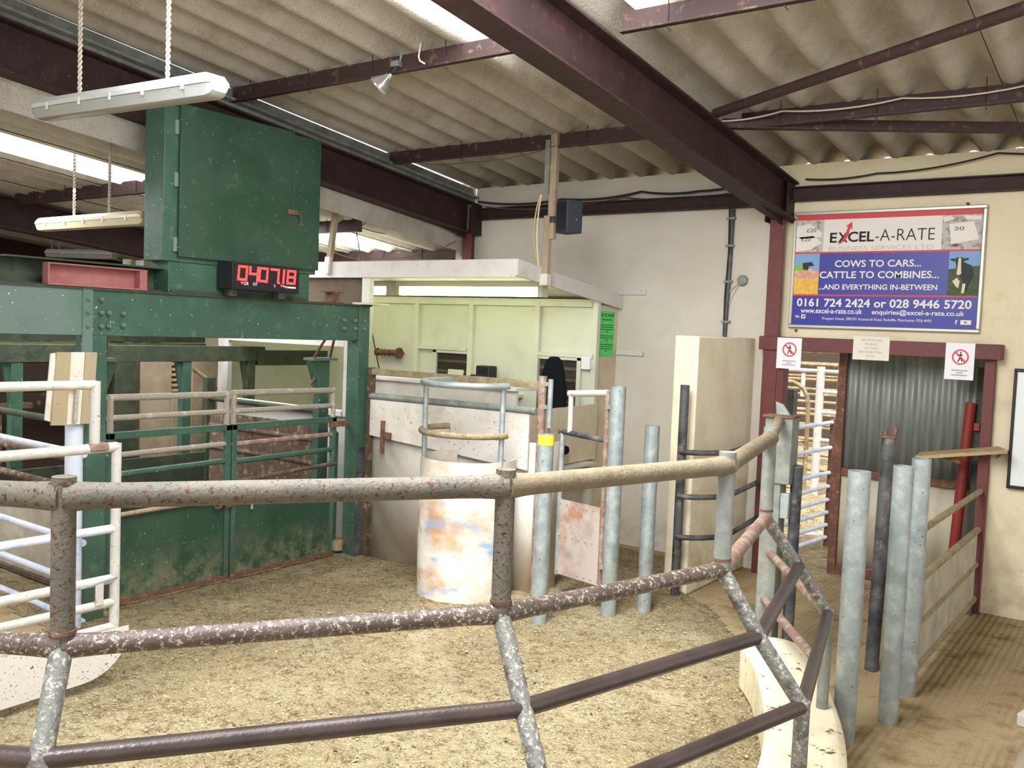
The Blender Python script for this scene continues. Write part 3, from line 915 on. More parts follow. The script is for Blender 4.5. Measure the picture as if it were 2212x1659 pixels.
# ---- notices on the lintel
def ban_notice(x0, x1, z0, z1, label, tilt=0):
    t = thing('prohibition_notice', label, 'notice', ((x0 + x1) / 2, 7.925, z0), 'no pedestrians notices')
    sh_ = MB().box((x0, 7.916, z0), (x1, 7.924, z1)).build('sheet', 'paper', t)
    W, H = x1 - x0, z1 - z0
    O = (x0, 7.916, z0)
    mb = MB()
    cx, cy, ro, ri = W * .52, H * .62, W * .29, W * .235
    n = 32
    for k in range(n):
        a, b = 2 * math.pi * k / n, 2 * math.pi * (k + 1) / n
        q = flat(O, UX, UY, [(cx + ri * math.cos(a), cy + ri * math.sin(a)), (cx + ro * math.cos(a), cy + ro * math.sin(a)), (cx + ro * math.cos(b), cy + ro * math.sin(b)), (cx + ri * math.cos(b), cy + ri * math.sin(b))], .0012)
        mb.add(q.v, q.f)
    d = W * .255 * .7071
    wv = W * .022
    q = flat(O, UX, UY, [(cx - d - wv, cy + d - wv), (cx + d - wv, cy - d - wv), (cx + d + wv, cy - d + wv), (cx - d + wv, cy + d + wv)], .002)
    mb.add(q.v, q.f)
    mb.build('prohibition_ring', 'ban_red', sh_)
    fg = MB()
    s = W * .27
    for pts in ([(-.05, .42), (.1, .42), (.28, .15), (.2, .1), (.08, .25), (.06, -.05), (.3, -.55), (.2, -.62), (0, -.2), (-.2, -.65), (-.32, -.62), (-.1, -.02), (-.12, .2), (-.38, .12), (-.4, .2), (-.1, .35)],):
        q = flat(O, UX, UY, [(cx + a * s * 1.1, cy + b * s * 1.1) for a, b in pts][::-1], .0008)
        fg.add(q.v, q.f)
    q = flat(O, UX, UY, [(cx + .02 * s + .11 * s * math.cos(k * .6283), cy + .62 * s + .11 * s * math.sin(k * .6283)) for k in range(10)], .0008)
    fg.add(q.v, q.f)
    fg.build('walking_figure', 'ink', sh_)
    for k, (w0, w1) in enumerate(((.24, .80), (.40, .64), (.24, .78))):
        rect(O, UX, UY, W * w0, H * (.24 - .065 * k), W * w1, H * (.265 - .065 * k), .0008).build('print_line', 'ink_grey', sh_)
    return t


ban_notice(-2.828, -2.612, 1.862, 2.132, 'white no-pedestrians notice hung at the left end of the door lintel')
ban_notice(-1.462, -1.252, 1.852, 2.140, 'white no-pedestrians notice hung at the right end of the door lintel')
t = thing('restricted_access_notice', 'off white card lettered RESTRICTED PUBLIC ACCESS on the middle of the lintel', 'notice', (-2.03, 7.925, 1.972))
NX0, NX1, NZ0, NZ1 = -2.178, -1.888, 1.972, 2.168
sh_ = MB().box((NX0, 7.916, NZ0), (NX1, 7.924, NZ1)).build('sheet', 'paper_tan', t)
for k, (w, u0, u1) in enumerate((('RESTRICTED', .22, .80), ('PUBLIC', .34, .68), ('ACCESS', .33, .69), ('BEYOND THIS', .18, .82), ('POINT', .37, .63))):
    text_mb(w, (NX0, 7.916, NZ0), UX, UY, (u0 * .29, (.80 - .17 * k) * .196, u1 * .29, (.89 - .17 * k) * .196), .001, -.005).build('lettering', 'ink_grey', sh_)

# ---- whiteboard at the right edge
t = thing('whiteboard', 'whiteboard with a thin black frame on the cream wall at the right edge', 'whiteboard', (-.5, 8.05, 1.04))
MB().box((-.965, 8.045, 1.045), (.3, 8.078, 1.945)).build('panel', 'white_board', t)
MB().box((-.985, 8.03, 1.025), (.32, 8.08, 1.05)).box((-.985, 8.03, 1.935), (.32, 8.08, 1.96)).box((-.985, 8.03, 1.05), (-.963, 8.08, 1.935)).build('frame', 'black', t, bevel=.004)

# ---- sliding corrugated door behind the doorway, half open
t = thing('corrugated_door', 'grey corrugated iron sliding door filling most of the doorway', 'door', (-1.7, 8.36, 0))
t.name = 'corrugated_door'
DX0 = -2.40
mb = MB()
n = 150
for z0, z1 in ((.98, 2.25),):
    vs = []
    for i in range(n + 1):
        x = DX0 + .06 + (1.9) * i / n
        y = 8.36 + .012 * math.sin(2 * math.pi * x / .095)
        vs += [(x, y, z0), (x, y, z1)]
    mb.add(vs, [(2 * i, 2 * i + 2, 2 * i + 3, 2 * i + 1) for i in range(n)])
us_ = o = mb.build('upper_sheet', 'corr', t, sharp=80)
s = o.modifiers.new('thickness', 'SOLIDIFY'); s.thickness = .003
mb = MB()
vs = []
for i in range(n + 1):
    x = DX0 + .06 + (1.9) * i / n
    y = 8.36 + .010 * math.sin(2 * math.pi * x / .19)
    vs += [(x, y, .12), (x, y, .96)]
mb.add(vs, [(2 * i, 2 * i + 2, 2 * i + 3, 2 * i + 1) for i in range(n)])
o = mb.build('lower_sheet', 'cream_iron', t, sharp=80)
s = o.modifiers.new('thickness', 'SOLIDIFY'); s.thickness = .003
MB().box((DX0, 8.31, .03), (DX0 + .07, 8.40, 2.25)).build('edge_post', 'rust', t, bevel=.003)
MB().box((DX0 + .07, 8.32, .93), (-.5, 8.345, .995)).build('middle_rail', 'rust', t, bevel=.003)
MB().box((DX0 + .07, 8.32, .03), (-.5, 8.345, .12)).build('bottom_rail', 'rust', t, bevel=.003)
for x in (-1.98, -1.90):
    flat((x, 8.347, 1.33 + (x + 1.98) * .5), (1, 0, 0), (0, 0, 1), [(-.012, -.03), (.006, -.045), (.016, -.01), (.010, .03), (-.004, .04), (-.014, .01)], .001).build('paint_daub', 'rose', us_)

# leaning red pole and the green post behind it
t = thing('leaning_pole', 'bright red round pole leaning in the right corner of the doorway', 'pole', (-1.33, 8.2, 0))
MB().tube((-1.37, 8.2, 0), (-1.30, 8.2, 1.66), .042, 20).build('pole', 'red', t)
MB().box((-1.265, 8.19, 1.44), (-1.225, 8.21, 1.50)).build('lug', 'red', t)
mb = MB().box((-1.27, 8.24, 0), (-1.19, 8.30, 1.95))
tag(mb.build('door_stop_post', 'green_dark'), 'dark green post behind the red pole in the doorway', 'post')

# plank shelf across the doorway corner
t = thing('plank_shelf', 'worn brown plank laid as a shelf at the right door jamb', 'shelf', (-1.3, 7.88, 1.2))
MB().prism([(-1.62, 7.83, 1.195), (-.965, 7.83, 1.315), (-1.05, 7.97, 1.325), (-1.62, 7.97, 1.215)], (0, 0, .028)).build('plank', 'plank', t, bevel=.003)
MB().prism([(-1.44, 7.9, 1.225), (-1.30, 7.9, 1.25), (-1.30, 7.9, 1.19)], (0, .02, 0)).build('bracket', 'rust', t)
MB().prism([(-1.06, 7.97, 1.31), (-.98, 7.97, 1.32), (-1.06, 7.97, 1.25)], (0, .1, 0)).build('bracket', 'rust', t)

# ================================================================== SALE RING
# polygon corners: (inner corner at top/middle rail, corner at third rail, corner at lowest rail)
ZT, ZM, ZC, ZD = 1.632, 1.242, 1.008, .774
RV = [((-3.22, .62), (-3.16, .50), (-3.10, .38)),
      ((-2.27, 1.22), (-2.18, 1.12), (-2.09, 1.02)),
      ((-1.60, 2.215), (-1.46, 2.15), (-1.32, 2.09)),
      ((-1.31, 3.21), (-1.17, 3.25), (-1.01, 3.30)),
      ((-1.545, 4.30), (-1.41, 4.42), (-1.29, 4.53))]
GP = (-2.0, 5.70)               # gate post at the end of the ring
t = thing('ring_fence', 'curved pipe fence of the sale ring across the foreground, splayed outwards below', 'fence', (-1.7, 3.0, 0))


def rail3(p, q, r, m, flare=0.0):
    p, q = Vector(p), Vector(q)
    L = (q - p).length
    ts = [0, .03, .07, .12, .88, .93, .97, 1]
    rs = [r * (1 + flare), r * (1 + flare * .6), r * (1 + flare * .2), r, r, r * (1 + flare * .2), r * (1 + flare * .6), r * (1 + flare)]
    return MB().path([p.lerp(q, k) for k in ts], rs, 20).build('rail', m, t, sharp=60)


top = [c[0] for c in RV]
for i in range(len(RV) - 1):
    a, b = RV[i], RV[i + 1]
    rail3((*a[0], ZT), (*b[0], ZT), .0335, 'ring_grey' if i < 2 else 'ring_dust', .22)
    rail3((*a[0], ZM), (*b[0], ZM), .0285, 'ring_worn' if i < 3 else 'ring_pink', .15)
    rail3((*a[1], ZC), (*b[1], ZC), .027, 'ring_brown')
    rail3((*a[2], ZD), (*b[2], ZD), .027, 'ring_brown')
e = RV[-1]
gz = 1.60
rail3((*e[0], ZT), (GP[0] + .02, GP[1] - .05, gz), .030, 'ring_dust', .12)
rail3((*e[2], ZD), (GP[0] - .0, GP[1] - .02, .745), .026, 'ring_pink')
rail3((*e[2], .49), (GP[0] - .02, GP[1] - .02, .44), .026, 'ring_pink')
for i, c in enumerate(RV):
    po_ = MB().path([(*c[0], ZM - .02), (*c[0], ZT + .052)], .0300 if i < 3 else .032, 20).build('post', 'ring_grey' if i < 3 else 'galv_dull', t)
    MB().path([(*c[0], ZM), (*c[1], ZC), (*c[2], ZD)], .0285, 20).build('strut', 'ring_strut', t)
    MB().path([(*c[2], ZD + .02), (*c[2], .05)], .0285, 20).build('outer_post', 'ring_strut' if i < 4 else 'galv_dull', t)
    MB().path([(c[0][0], c[0][1], ZM + .035), (c[0][0], c[0][1], ZM + .045)], .034, 20).build('weld_collar', 'rust', po_)

# gate post with its latch at the end of the ring
t = thing('gate_post', 'tall galvanised gate post with a latch plate where the ring rail ends', 'post', (GP[0], GP[1], 0))
MB().box((GP[0] - .075, GP[1] - .03, 0), (GP[0] + .045, GP[1] + .09, 1.62)).build('post', 'galv_dull', t, bevel=.006)
MB().box((GP[0] - .0, GP[1] - .045, 1.20), (GP[0] + .105, GP[1] + .09, 1.62)).build('sleeve', 'galv_dull', t, bevel=.005)
MB().box((GP[0] - .085, GP[1] - .055, 1.62), (GP[0] + .11, GP[1] + .1, 1.632)).build('cap', 'rust', t)
MB().prism([(GP[0] - .02, GP[1] + .01, 1.632), (GP[0] + .07, GP[1] + .01, 1.632), (GP[0] + .02, GP[1] + .01, 1.70), (GP[0] - .03, GP[1] + .01, 1.715)], (0, .02, 0)).build('latch_plate', 'galv_dull', t, bevel=.003)
MB().box((GP[0] + .045, GP[1] - .02, .98), (GP[0] + .10, GP[1] + .03, 1.14)).build('hinge', 'galv', t, bevel=.004)
mb = MB().path([(GP[0] + .12, GP[1] + .05, 0), (GP[0] + .12, GP[1] + .05, 1.32)], .036, 16)
tag(mb.build('slam_post', 'dark_post'), 'dark round post right behind the gate post at the end of the ring', 'post')

# kerb the ring stands on
KC = [(-1.83, 5.30), (-1.66, 5.06), (-1.42, 4.58), (-1.24, 4.12), (-1.12, 3.65), (-1.06, 3.2), (-1.10, 2.7), (-1.25, 2.15), (-1.55, 1.55), (-1.95, 1.05), (-2.5, .62), (-3.2, .35)]


def ribbon(center, w):
    L, Rr = [], []
    for i, c in enumerate(center):
        a, b = Vector(center[max(i - 1, 0)]), Vector(center[min(i + 1, len(center) - 1)])
        d = (b - a).normalized()
        nrm = Vector((-d.y, d.x))
        L.append(Vector(c) + nrm * w / 2)
        Rr.append(Vector(c) - nrm * w / 2)
    return L, Rr


def smooth(pts, k=4):
    out = []
    n = len(pts)
    P = [Vector(p) for p in pts]
    for i in range(n - 1):
        p0, p1, p2, p3 = P[max(i - 1, 0)], P[i], P[i + 1], P[min(i + 2, n - 1)]
        for j in range(k):
            s = j / k
            out.append(.5 * ((2 * p1) + (p2 - p0) * s + (2 * p0 - 5 * p1 + 4 * p2 - p3) * s * s + (3 * p1 - p0 - 3 * p2 + p3) * s ** 3))
    out.append(P[-1])
    return out


ks = smooth(KC)
L, Rr = ribbon(ks, .36)
h = .30
d0 = (ks[0] - ks[1]).normalized()
n0 = Vector((-d0.y, d0.x))
capn = [ks[0] + (n0 * math.cos(a) + d0 * math.sin(a) * .8) * .18 for a in [math.pi * k / 8 for k in range(1, 8)]]
outline = L[::-1] + capn[::1] + Rr if (L[0] - (ks[0] - n0 * .18)).length < (L[0] - (ks[0] + n0 * .18)).length else L[::-1] + capn + Rr
# choose cap order so the outline stays simple
if (outline[len(L) - 1] - capn[0]).length > (outline[len(L) - 1] - capn[-1]).length:
    outline = L[::-1] + capn[::-1] + Rr
mb = MB().prism([(p.x, p.y, 0) for p in outline], (0, 0, h))
o = mb.build('ring_kerb', 'kerb', None, bevel=.035)
tag(o, 'curved cream concrete kerb under the right side of the ring fence', 'kerb')

# sawdust bed inside the ring, gently uneven
inner = [(p.x, p.y) for p in L] if (L[10] - Vector((-3.6, 3.4))).length < (Rr[10] - Vector((-3.6, 3.4))).length else [(p.x, p.y) for p in Rr]
bed = [(-2.02, 5.66), (-2.75, 6.6), (-3.08, 6.85), (-3.08, 7.9), (-4.45, 7.9), (-4.45, 6.2), (-5.6, 5.95), (-5.9, 5.95), (-8.2, 5.95), (-8.2, 3.2), (-6.0, 3.1), (-4.8, 2.2), (-4.6, .9)]


def inside(x, y, P):
    c = False
    j = len(P) - 1
    for i in range(len(P)):
        if (P[i][1] > y) != (P[j][1] > y) and x < (P[j][0] - P[i][0]) * (y - P[i][1]) / (P[j][1] - P[i][1]) + P[i][0]:
            c = not c
        j = i
    return c


from mathutils import noise as MN
bp = inner + [(p[0], p[1]) for p in bed[::-1]]
mb = MB()
st = .04
idx = {}
nxg, nyg = int(7.4 / st), int(8.0 / st)
cells = set()
for i in range(nxg):
    for j in range(nyg):
        if inside(-8.4 + (i + .5) * st, .1 + (j + .5) * st, bp):
            cells.add((i, j))
for (i, j) in cells:
    q = []
    for a, b in ((i, j), (i + 1, j), (i + 1, j + 1), (i, j + 1)):
        if (a, b) not in idx:
            x, y = -8.4 + a * st, .1 + b * st
            edge = all((a - di, b - dj) in cells for di in (0, 1) for dj in (0, 1))
            z = .004 + (.012 + .012 * MN.noise((x * 1.7, y * 1.7, 0)) + .009 * MN.noise((x * 7, y * 7, 3)) + .006 * MN.noise((x * 19, y * 19, 5)) if edge else 0)
            idx[(a, b)] = len(mb.v)
            mb.v.append(Vector((x, y, z)))
        q.append(idx[(a, b)])
    mb.f.append(tuple(q))
o = mb.build('sawdust_bedding', 'sawdust', None, sharp=180)
tag(o, 'trodden sawdust bedding covering the floor of the sale ring', 'sawdust', kind='stuff')
# loose chips and clods on top
mb = MB()
rng = random.Random(3)
for k in range(9000):
    while True:
        x, y = rng.uniform(-5.9, -1.2), rng.uniform(1.4, 6.8)
        if inside(x, y, bp):
            break
    s = rng.uniform(.003, .009) * (2.0 if rng.random() < .04 else 1)
    a = rng.uniform(0, 6.28)
    c, sn = math.cos(a) * s, math.sin(a) * s
    z = .02
    mb.add([(x - c, y - sn, z), (x + sn * .6, y - c * .6, z + .002), (x + c, y + sn, z + .004), (x - sn * .6, y + c * .6, z + .003), (x, y, z + s * .6)], [(0, 1, 4), (1, 2, 4), (2, 3, 4), (3, 0, 4)])
o = mb.build('wood_chips', mat('pale_wood_chips', 'b8a276', .9, .0, [('5c4a30', 9, .5, .55, 2)]), None)
tag(o, 'loose pale wood chips and clods strewn over the ring floor', 'wood chips', kind='stuff')

# ---- refuge bollards
BG = 'galvanised refuge bollards'


def bollard(px, py, tx, ty, r, label, m='galv', top=None, name='bollard'):
    p = atz(px, py) if not isinstance(px, tuple) else Vector(px)
    z = zat(tx, ty, p)
    t = thing(name, label, 'bollard', (p.x, p.y, 0), BG)
    o = MB().pipe((p.x, p.y, 0), (p.x, p.y, z), r).build('tube', m, t)
    MB().lathe((p.x, p.y, z - .2), [(r - .008, 0), (r - .008, .012), (0, .012)], 24).build('bore_shade', 'tube_dark', o)  # dark disc, the shade inside the tube is put into its colour
    return t, p, z


bollard(1313, 1335, 1336, 835, .057, 'tallest galvanised bollard, right of the steel sheet gate')
bollard(1390, 1325, 1406, 919, .055, 'slim plain galvanised bollard between the tallest bollard and the cream wall stub')
t, p, z = bollard(1163, 1350, 1180, 938, .057, 'galvanised bollard with a yellow painted top beside the stained drum')
MB().path([(p.x, p.y, z - .075), (p.x, p.y, z - .002)], .0585, 24, cap=False).build('yellow_band', 'yellow', t)
bollard(1821, 1600, 1852, 1017, .057, 'galvanised bollard nearest the kerb end, first of the group by the doorway')
bollard(1917, 1560, 1957, 1007, .054, 'galvanised bollard standing clear of the kerb in front of the twin behind it')
bollard(1958, 1500, 1977, 990, .054, 'galvanised bollard half hidden behind its twin, carrying the race rails')
p = atz(1882, 1447)
z = zat(1918, 945, p)
t = thing('wooden_topped_post', 'dark weathered post with a flat rusty cap among the galvanised bollards', 'post', (p.x, p.y, 0))
MB().path([(p.x, p.y, 0), (p.x + .02, p.y, z)], .043, 18).build('post', 'dark_post', t)
MB().path([(p.x + .02, p.y, z), (p.x + .02, p.y, z + .012)], .05, 18).build('cap', 'rust', t)

# race side panel from the twin bollards to the right jamb
q = atz(1958, 1500)
P0, P1 = Vector((q.x + .0, q.y + .06, 0)), Vector((-1.155, 7.98, 0))
t = thing('race_panel', 'low grey race panel with pipe rails between the bollards and the right door jamb', 'race panel', (P0 + P1) / 2)
def lrp(k, z):
    p = P0.lerp(P1, k)
    return (p.x, p.y, z)
for z, r in ((.985, .022), (.675, .026), (.40, .026), (.125, .03)):
    MB().path([lrp(0, z - .0), lrp(1, z)], r, 14).build('rail', 'rail_dirty', t)
MB().prism([lrp(.0, .11), lrp(.965, .11), lrp(.965, .68), lrp(0, .68)], (.012, 0, 0)).build('sheet', 'panel_grey', t)
MB().box((P1.x - .04, P1.y - .06, 0), (P1.x + .0, P1.y - .02, .14)).build('foot', 'dark_post', t)

# slim post with three curved rails in front of the wall stub
q = Vector((-3.13, 6.72, 0))
t = thing('rail_post', 'slim grey post with three bent rails in front of the cream wall stub', 'post', q)
MB().path([q, q + V(0, 0, zat(1487, 832, q))], .036, 18).build('post', 'dark_post', t)
for px, py, ex, ey in ((1480, 975, 1620, 958), (1475, 1070, 1640, 1050), (1470, 1157, 1640, 1120)):
    z = zat(px, py, q)
    pe = aty(ex, ey, 7.9)
    MB().path(arc(q + V(0, -.03, z), (q.x + .12, q.y - .1, z), (q.x + .30, q.y + .25, z), 6) + [Vector((-2.93, 7.93, z + .0))], .022, 12).build('rail', 'dark_post', t)

# low timber at the bottom right edge
t = thing('timber_bearer', 'pale painted timber lying on the floor at the bottom right edge', 'timber', (-.45, 5.9, 0))
MB().prism([(-.575, 5.78, 0), (-.47, 5.74, 0), (-.2, 6.9, 0), (-.31, 6.93, 0)], (0, 0, .07)).build('timber', 'booth_white', t, bevel=.006)
mb = MB().box((-.50, 4.6, 0), (.1, 5.35, .10))
tag(mb.build('concrete_pad', 'concrete', None, bevel=.03), 'low grey concrete pad in the bottom right corner of the picture', 'concrete pad')

# ---- part-round drum shield in front of the sheeted fence
DC = Vector((-4.46, 5.66, 0))
rd = .378
t = thing('drum_shield', 'rust and blue stained part-round steel shield with pipe guard rails on top', 'drum', DC)
left_pt = DC + V(-rd * .8, -rd * .6, 0)
right_pt = DC + V(rd * .98, -rd * .1, 0)
zdt = zat(905, 982, left_pt)
a0_, a1_ = R(-217), R(35)
n = 44
lay = [(rd, .015), (rd, .3), (rd, .7), (rd, zdt), (rd - .008, zdt), (rd - .008, .7), (rd - .008, .015)]
vs, fs = [], []
for (r, z) in lay:
    for j in range(n + 1):
        a = a0_ + (a1_ - a0_) * j / n
        bul = 1 + .010 * math.sin(3 * a + z * 4)
        vs.append((DC.x + r * bul * math.cos(a), DC.y + r * bul * math.sin(a), z))
for i in range(len(lay)):
    i2 = (i + 1) % len(lay)
    for j in range(n):
        fs.append((i * (n + 1) + j, i * (n + 1) + j + 1, i2 * (n + 1) + j + 1, i2 * (n + 1) + j))
MB().add(vs, fs).build('drum', 'drum', t)
zr1, zr2 = zat(1000, 832, DC + V(0, -rd, 0)), zat(1000, 940, DC + V(0, -rd, 0))
for zr, nm in ((zr1, 'top_rail'), (zr2, 'lower_rail')):
    pts = []
    for k in range(0, 25):
        a = R(-205 + k * 8.4)
        pts.append(DC + V((rd + .0) * math.cos(a), (rd + .0) * math.sin(a), zr))
    MB().path(pts, .025, 14).build(nm, 'galv' if zr > 1.5 else 'rail_dirty', t)
for a in (R(-148), R(-8)):
    q = DC + V((rd - .022) * math.cos(a), (rd - .022) * math.sin(a), 0)
    MB().path([q + V(0, 0, .9), q + V(0, 0, zr1 + .01)], .021, 14).build('upright', 'galv', t)

# ---- sheeted rail fence in front of the booth
FY = 5.93
t = thing('sheeted_fence', 'white sheeted rail fence between the green gantry and the yellow topped bollard', 'fence', (-4.9, FY, 0))
MB().bar((-5.80, FY, 1.685), (-3.99, FY, 1.685), .05, .055).build('top_rail', 'rail_dirty', t, bevel=.004)
MB().path([(-5.80, FY - .01, 1.465), (-4.3, FY - .01, 1.475), (-4.0, FY - .02, 1.475)], .03, 14).build('middle_rail', 'galv_dull', t)
MB().prism([(-5.79, FY - .03, 1.115), (-4.06, FY - .03, 1.005), (-4.06, FY - .03, 1.45), (-5.79, FY - .03, 1.435)], (0, .012, 0)).build('upper_sheet', 'white_sheet', t)
mb = MB()
pts = [(-5.80, FY + .02), (-4.10, FY + .02)] + [(-4.10 + .12 * math.sin(a), FY + .14 - .12 * math.cos(a)) for a in [math.pi / 2 * k / 6 for k in range(1, 7)]] + [(-3.98, FY + .32)]
vs = []
for x, y in pts:
    vs += [(x, y, .0), (x, y, 1.22)]
mb.add(vs, [(2 * i, 2 * i + 2, 2 * i + 3, 2 * i + 1) for i in range(len(pts) - 1)])
o = mb.build('lower_sheet', 'booth_dirty', t)
s = o.modifiers.new('thickness', 'SOLIDIFY'); s.thickness = .008
MB().path([(-3.965, FY, 0), (-3.965, FY, 1.755)], .034, 16).build('end_post', 'ring_pink', t)
MB().box((-5.84, FY - .03, 0), (-5.79, FY + .03, 1.72)).build('end_post', 'rail_brown', t)
MB().path([(-3.89, FY, 1.36), (-3.89, FY, 1.735)], .021, 14).build('hinge_pipe', 'galv', t)
for z in (1.68, 1.50):
    MB().box((-3.965, FY - .018, z), (-3.88, FY + .018, z + .03)).build('hinge_tab', 'galv', t)
MB().path([(-3.89, FY, 1.26), (-3.885, FY - .01, 1.35)], .012, 8).build('hinge_pin', 'rust', t)
# the small gate handle bolted on the left part of the sheet
hx = aty(823, 940, FY - .06)
hb_ = MB().box((hx.x - .016, FY - .055, .96), (hx.x + .02, FY - .03, 1.26)).build('handle_bar', 'rust', t, bevel=.003)
MB().box((hx.x + .02, FY - .05, 1.10), (hx.x + .10, FY - .03, 1.16)).build('handle_plate', 'rust', hb_, bevel=.003)

# ---- steel sheet gate between the two tall bollards
G0, G1 = Vector((-3.82, 6.02, 0)), Vector((-3.375, 5.93, 0))
t = thing('sheet_gate', 'narrow pipe gate with a rust stained lower sheet left of the tallest bollard', 'gate', (G0 + G1) / 2)
def lg(k, z):
    p = G0.lerp(G1, k)
    return (p.x, p.y, z)
MB().path([lg(.12, 1.63), lg(1, 1.665)], .026, 14).build('top_rail', 'white_paint', t)
MB().path([lg(.17, 1.62), lg(.17, 1.33)], .021, 14).build('upright', 'white_paint', t)
MB().path([lg(1, 1.68), lg(1, .20)], .022, 14).build('hanging_pipe', 'ring_pink', t)
MB().path([lg(-.08, 1.33), lg(1, 1.31)], .021, 14).build('middle_rail', 'dark_post', t)
MB().path([lg(0, 1.34), lg(0, .2)], .02, 14).build('upright', 'galv', t)
MB().path([lg(0, .97), lg(.75, .985)], .02, 12).build('lower_rail', 'galv_dull', t)
gs_ = MB().prism([lg(0, .21), lg(1, .21), lg(1, .80), lg(0, .80)], (.004, -.012, 0)).build('sheet', 'sheet_rust', t)
for z in (1.55, .35):
    MB().box((-3.36, 5.885, z), (-3.318, 5.92, z + .03)).build('hinge', 'galv_dull', t)
bm_ = MB()
for k in range(7):
    for z in (.77, .52, .24):
        c = lg(.04 + .92 * k / 6, z)
        bm_.lathe((c[0], c[1] - .012, c[2]), [(.008, 0), (.006, .005), (0, .006)], 8, (.2, -1, 0))
bm_.build('rivets', 'galv', gs_)

# ================================================================== NEAR WHITE GATE (left edge)
GX = -4.75
t = thing('white_pipe_gate', 'white painted pipe gate with a spattered skirt sheet at the lower left', 'gate', (GX, 2.0, 0))
Y0, Y1 = 1.0, 2.85
def yz(px, py):
    p = atx(px, py, GX)
    return p
for z, r in ((1.365, .028), (.905, .024), (.62, .026), (.485, .024), (.345, .024)):
    MB().path([(GX, Y0, z), (GX, Y1, z)], r, 16).build('rail', 'white_paint' if z > 1 else 'blue_white' if z > .8 else 'white_paint', t)
MB().path([(GX, Y1, .33), (GX, Y1, 1.385)], .027, 16).build('end_upright', 'white_paint', t)
MB().path([(GX, Y0, .0), (GX, Y0, 1.75)], .03, 16).build('hinge_upright', 'white_paint', t)
MB().path([(GX, Y0, 1.72), (GX, 2.72, 1.715)], .026, 16).build('top_rail', 'white_paint', t)
MB().path([(GX, 2.72, 1.36), (GX, 2.72, 1.735)], .028, 16).build('upper_upright', 'white_paint', t)
MB().box((GX - .034, 2.68, 1.35), (GX + .034, 2.79, 1.395)).build('rust_joint', 'ring_pink', t, bevel=.01)
q = atx(205, 1290, GX)
MB().box((GX + .02, q.y - .012, .49), (GX + .03, q.y + .035, .62)).build('latch_drop', 'white_paint', t, bevel=.003)
MB().path([(GX + .025, q.y - .10, .605), (GX + .025, Y1, .63)], .007, 8).build('latch_rod', 'galv', t)
# skirt sheet with a rounded corner
yy1 = 2.92
pl = [(Y0, .05), (yy1 - .28, .075)] + [(yy1 - .28 + .28 * math.sin(a), .075 + .24 * (1 - math.cos(a))) for a in [math.pi / 2 * k / 8 for k in range(1, 9)]] + [(yy1, .34), (Y0, .34)]
MB().prism([(GX + .028, y, z) for y, z in pl], (.006, 0, 0)).build('skirt_sheet', 'white_sheet', t)

# stout pale post with plywood boards in front of the gantry column
q = Vector((-5.80, 3.18, 0))
t = thing('boarded_post', 'stout pale blue-white post with plywood boards nailed round its top', 'post', q)
MB().path([q, q + V(0, 0, 1.60)], .055, 22).build('post', 'blue_white', t)
for ya, yc, x_, m2 in ((3.015, 3.11, -5.715, 'ply'), (3.112, 3.205, -5.722, 'booth_dirty'), (3.207, 3.285, -5.715, 'ply')):
    MB().prism([(x_, ya - .03, 1.385), (x_, yc - .025, 1.38), (x_, yc, 1.85), (x_, ya, 1.85)], (-.018, 0, 0)).build('board', m2, t, bevel=.002)
MB().prism([(-5.735, 2.955, 1.42), (-5.735, 3.01, 1.40), (-5.72, 3.01, 1.845), (-5.73, 2.985, 1.84)], (-.012, 0, 0)).build('board', 'booth_dirty', t)
MB().path([(-5.70, 3.13, 1.40), (-5.695, 3.14, 1.60), (-5.69, 3.10, 1.63)], .014, 10).build('rope_end', 'rope', t)

# ================================================================== GREEN GANTRY
PX = -5.87
t = thing('green_gantry', 'green steel portal gantry carrying the scale cabinet', 'gantry', (PX, 4.5, 0))
gb_ = MB().box((PX - .09, .9, 1.955), (PX, 5.93, 2.27)).build('beam', 'green', t, bevel=.004)
MB().box((PX - .12, .9, 2.262), (PX + .02, 5.95, 2.276)).build('beam_flange', 'green_dark', t)
MB().box((PX - .13, 3.29, 0), (PX + .014, 3.435, 1.957)).build('column', 'green', t, bevel=.004)
MB().box((PX + .0, 3.26, 1.6), (PX + .016, 3.33, 2.262)).build('cleat', 'green_grey', t)
MB().box((PX + .0, 1.0, 1.958), (PX + .006, 3.27, 2.262)).build('faded_web_plate', 'green_grey', t)
MB().box((PX - .13, 5.80, 0), (PX + .014, 5.93, 2.262)).build('column', 'green', t, bevel=.004)
MB().box((PX + .014, 5.815, 0), (PX + .022, 5.925, 1.0)).build('column_foot_plate', 'dark_post', t)
for y, z in [(3.295, 2.20), (3.295, 2.11), (3.295, 2.02), (3.39, 2.20), (3.39, 2.11), (3.39, 2.02), (3.445, 2.11), (3.445, 2.02), (3.55, 2.11), (3.55, 2.03), (5.62, 2.13), (5.62, 2.06), (5.75, 2.13), (5.75, 2.06), (5.86, 2.13), (5.86, 2.06)]:
    MB().lathe((PX + .0, y, z), [(.017, 0), (.017, .024), (.010, .026), (.010, .034), (0, .034)], 6, (1, 0, 0)).build('bolt', 'green_grey', gb_)

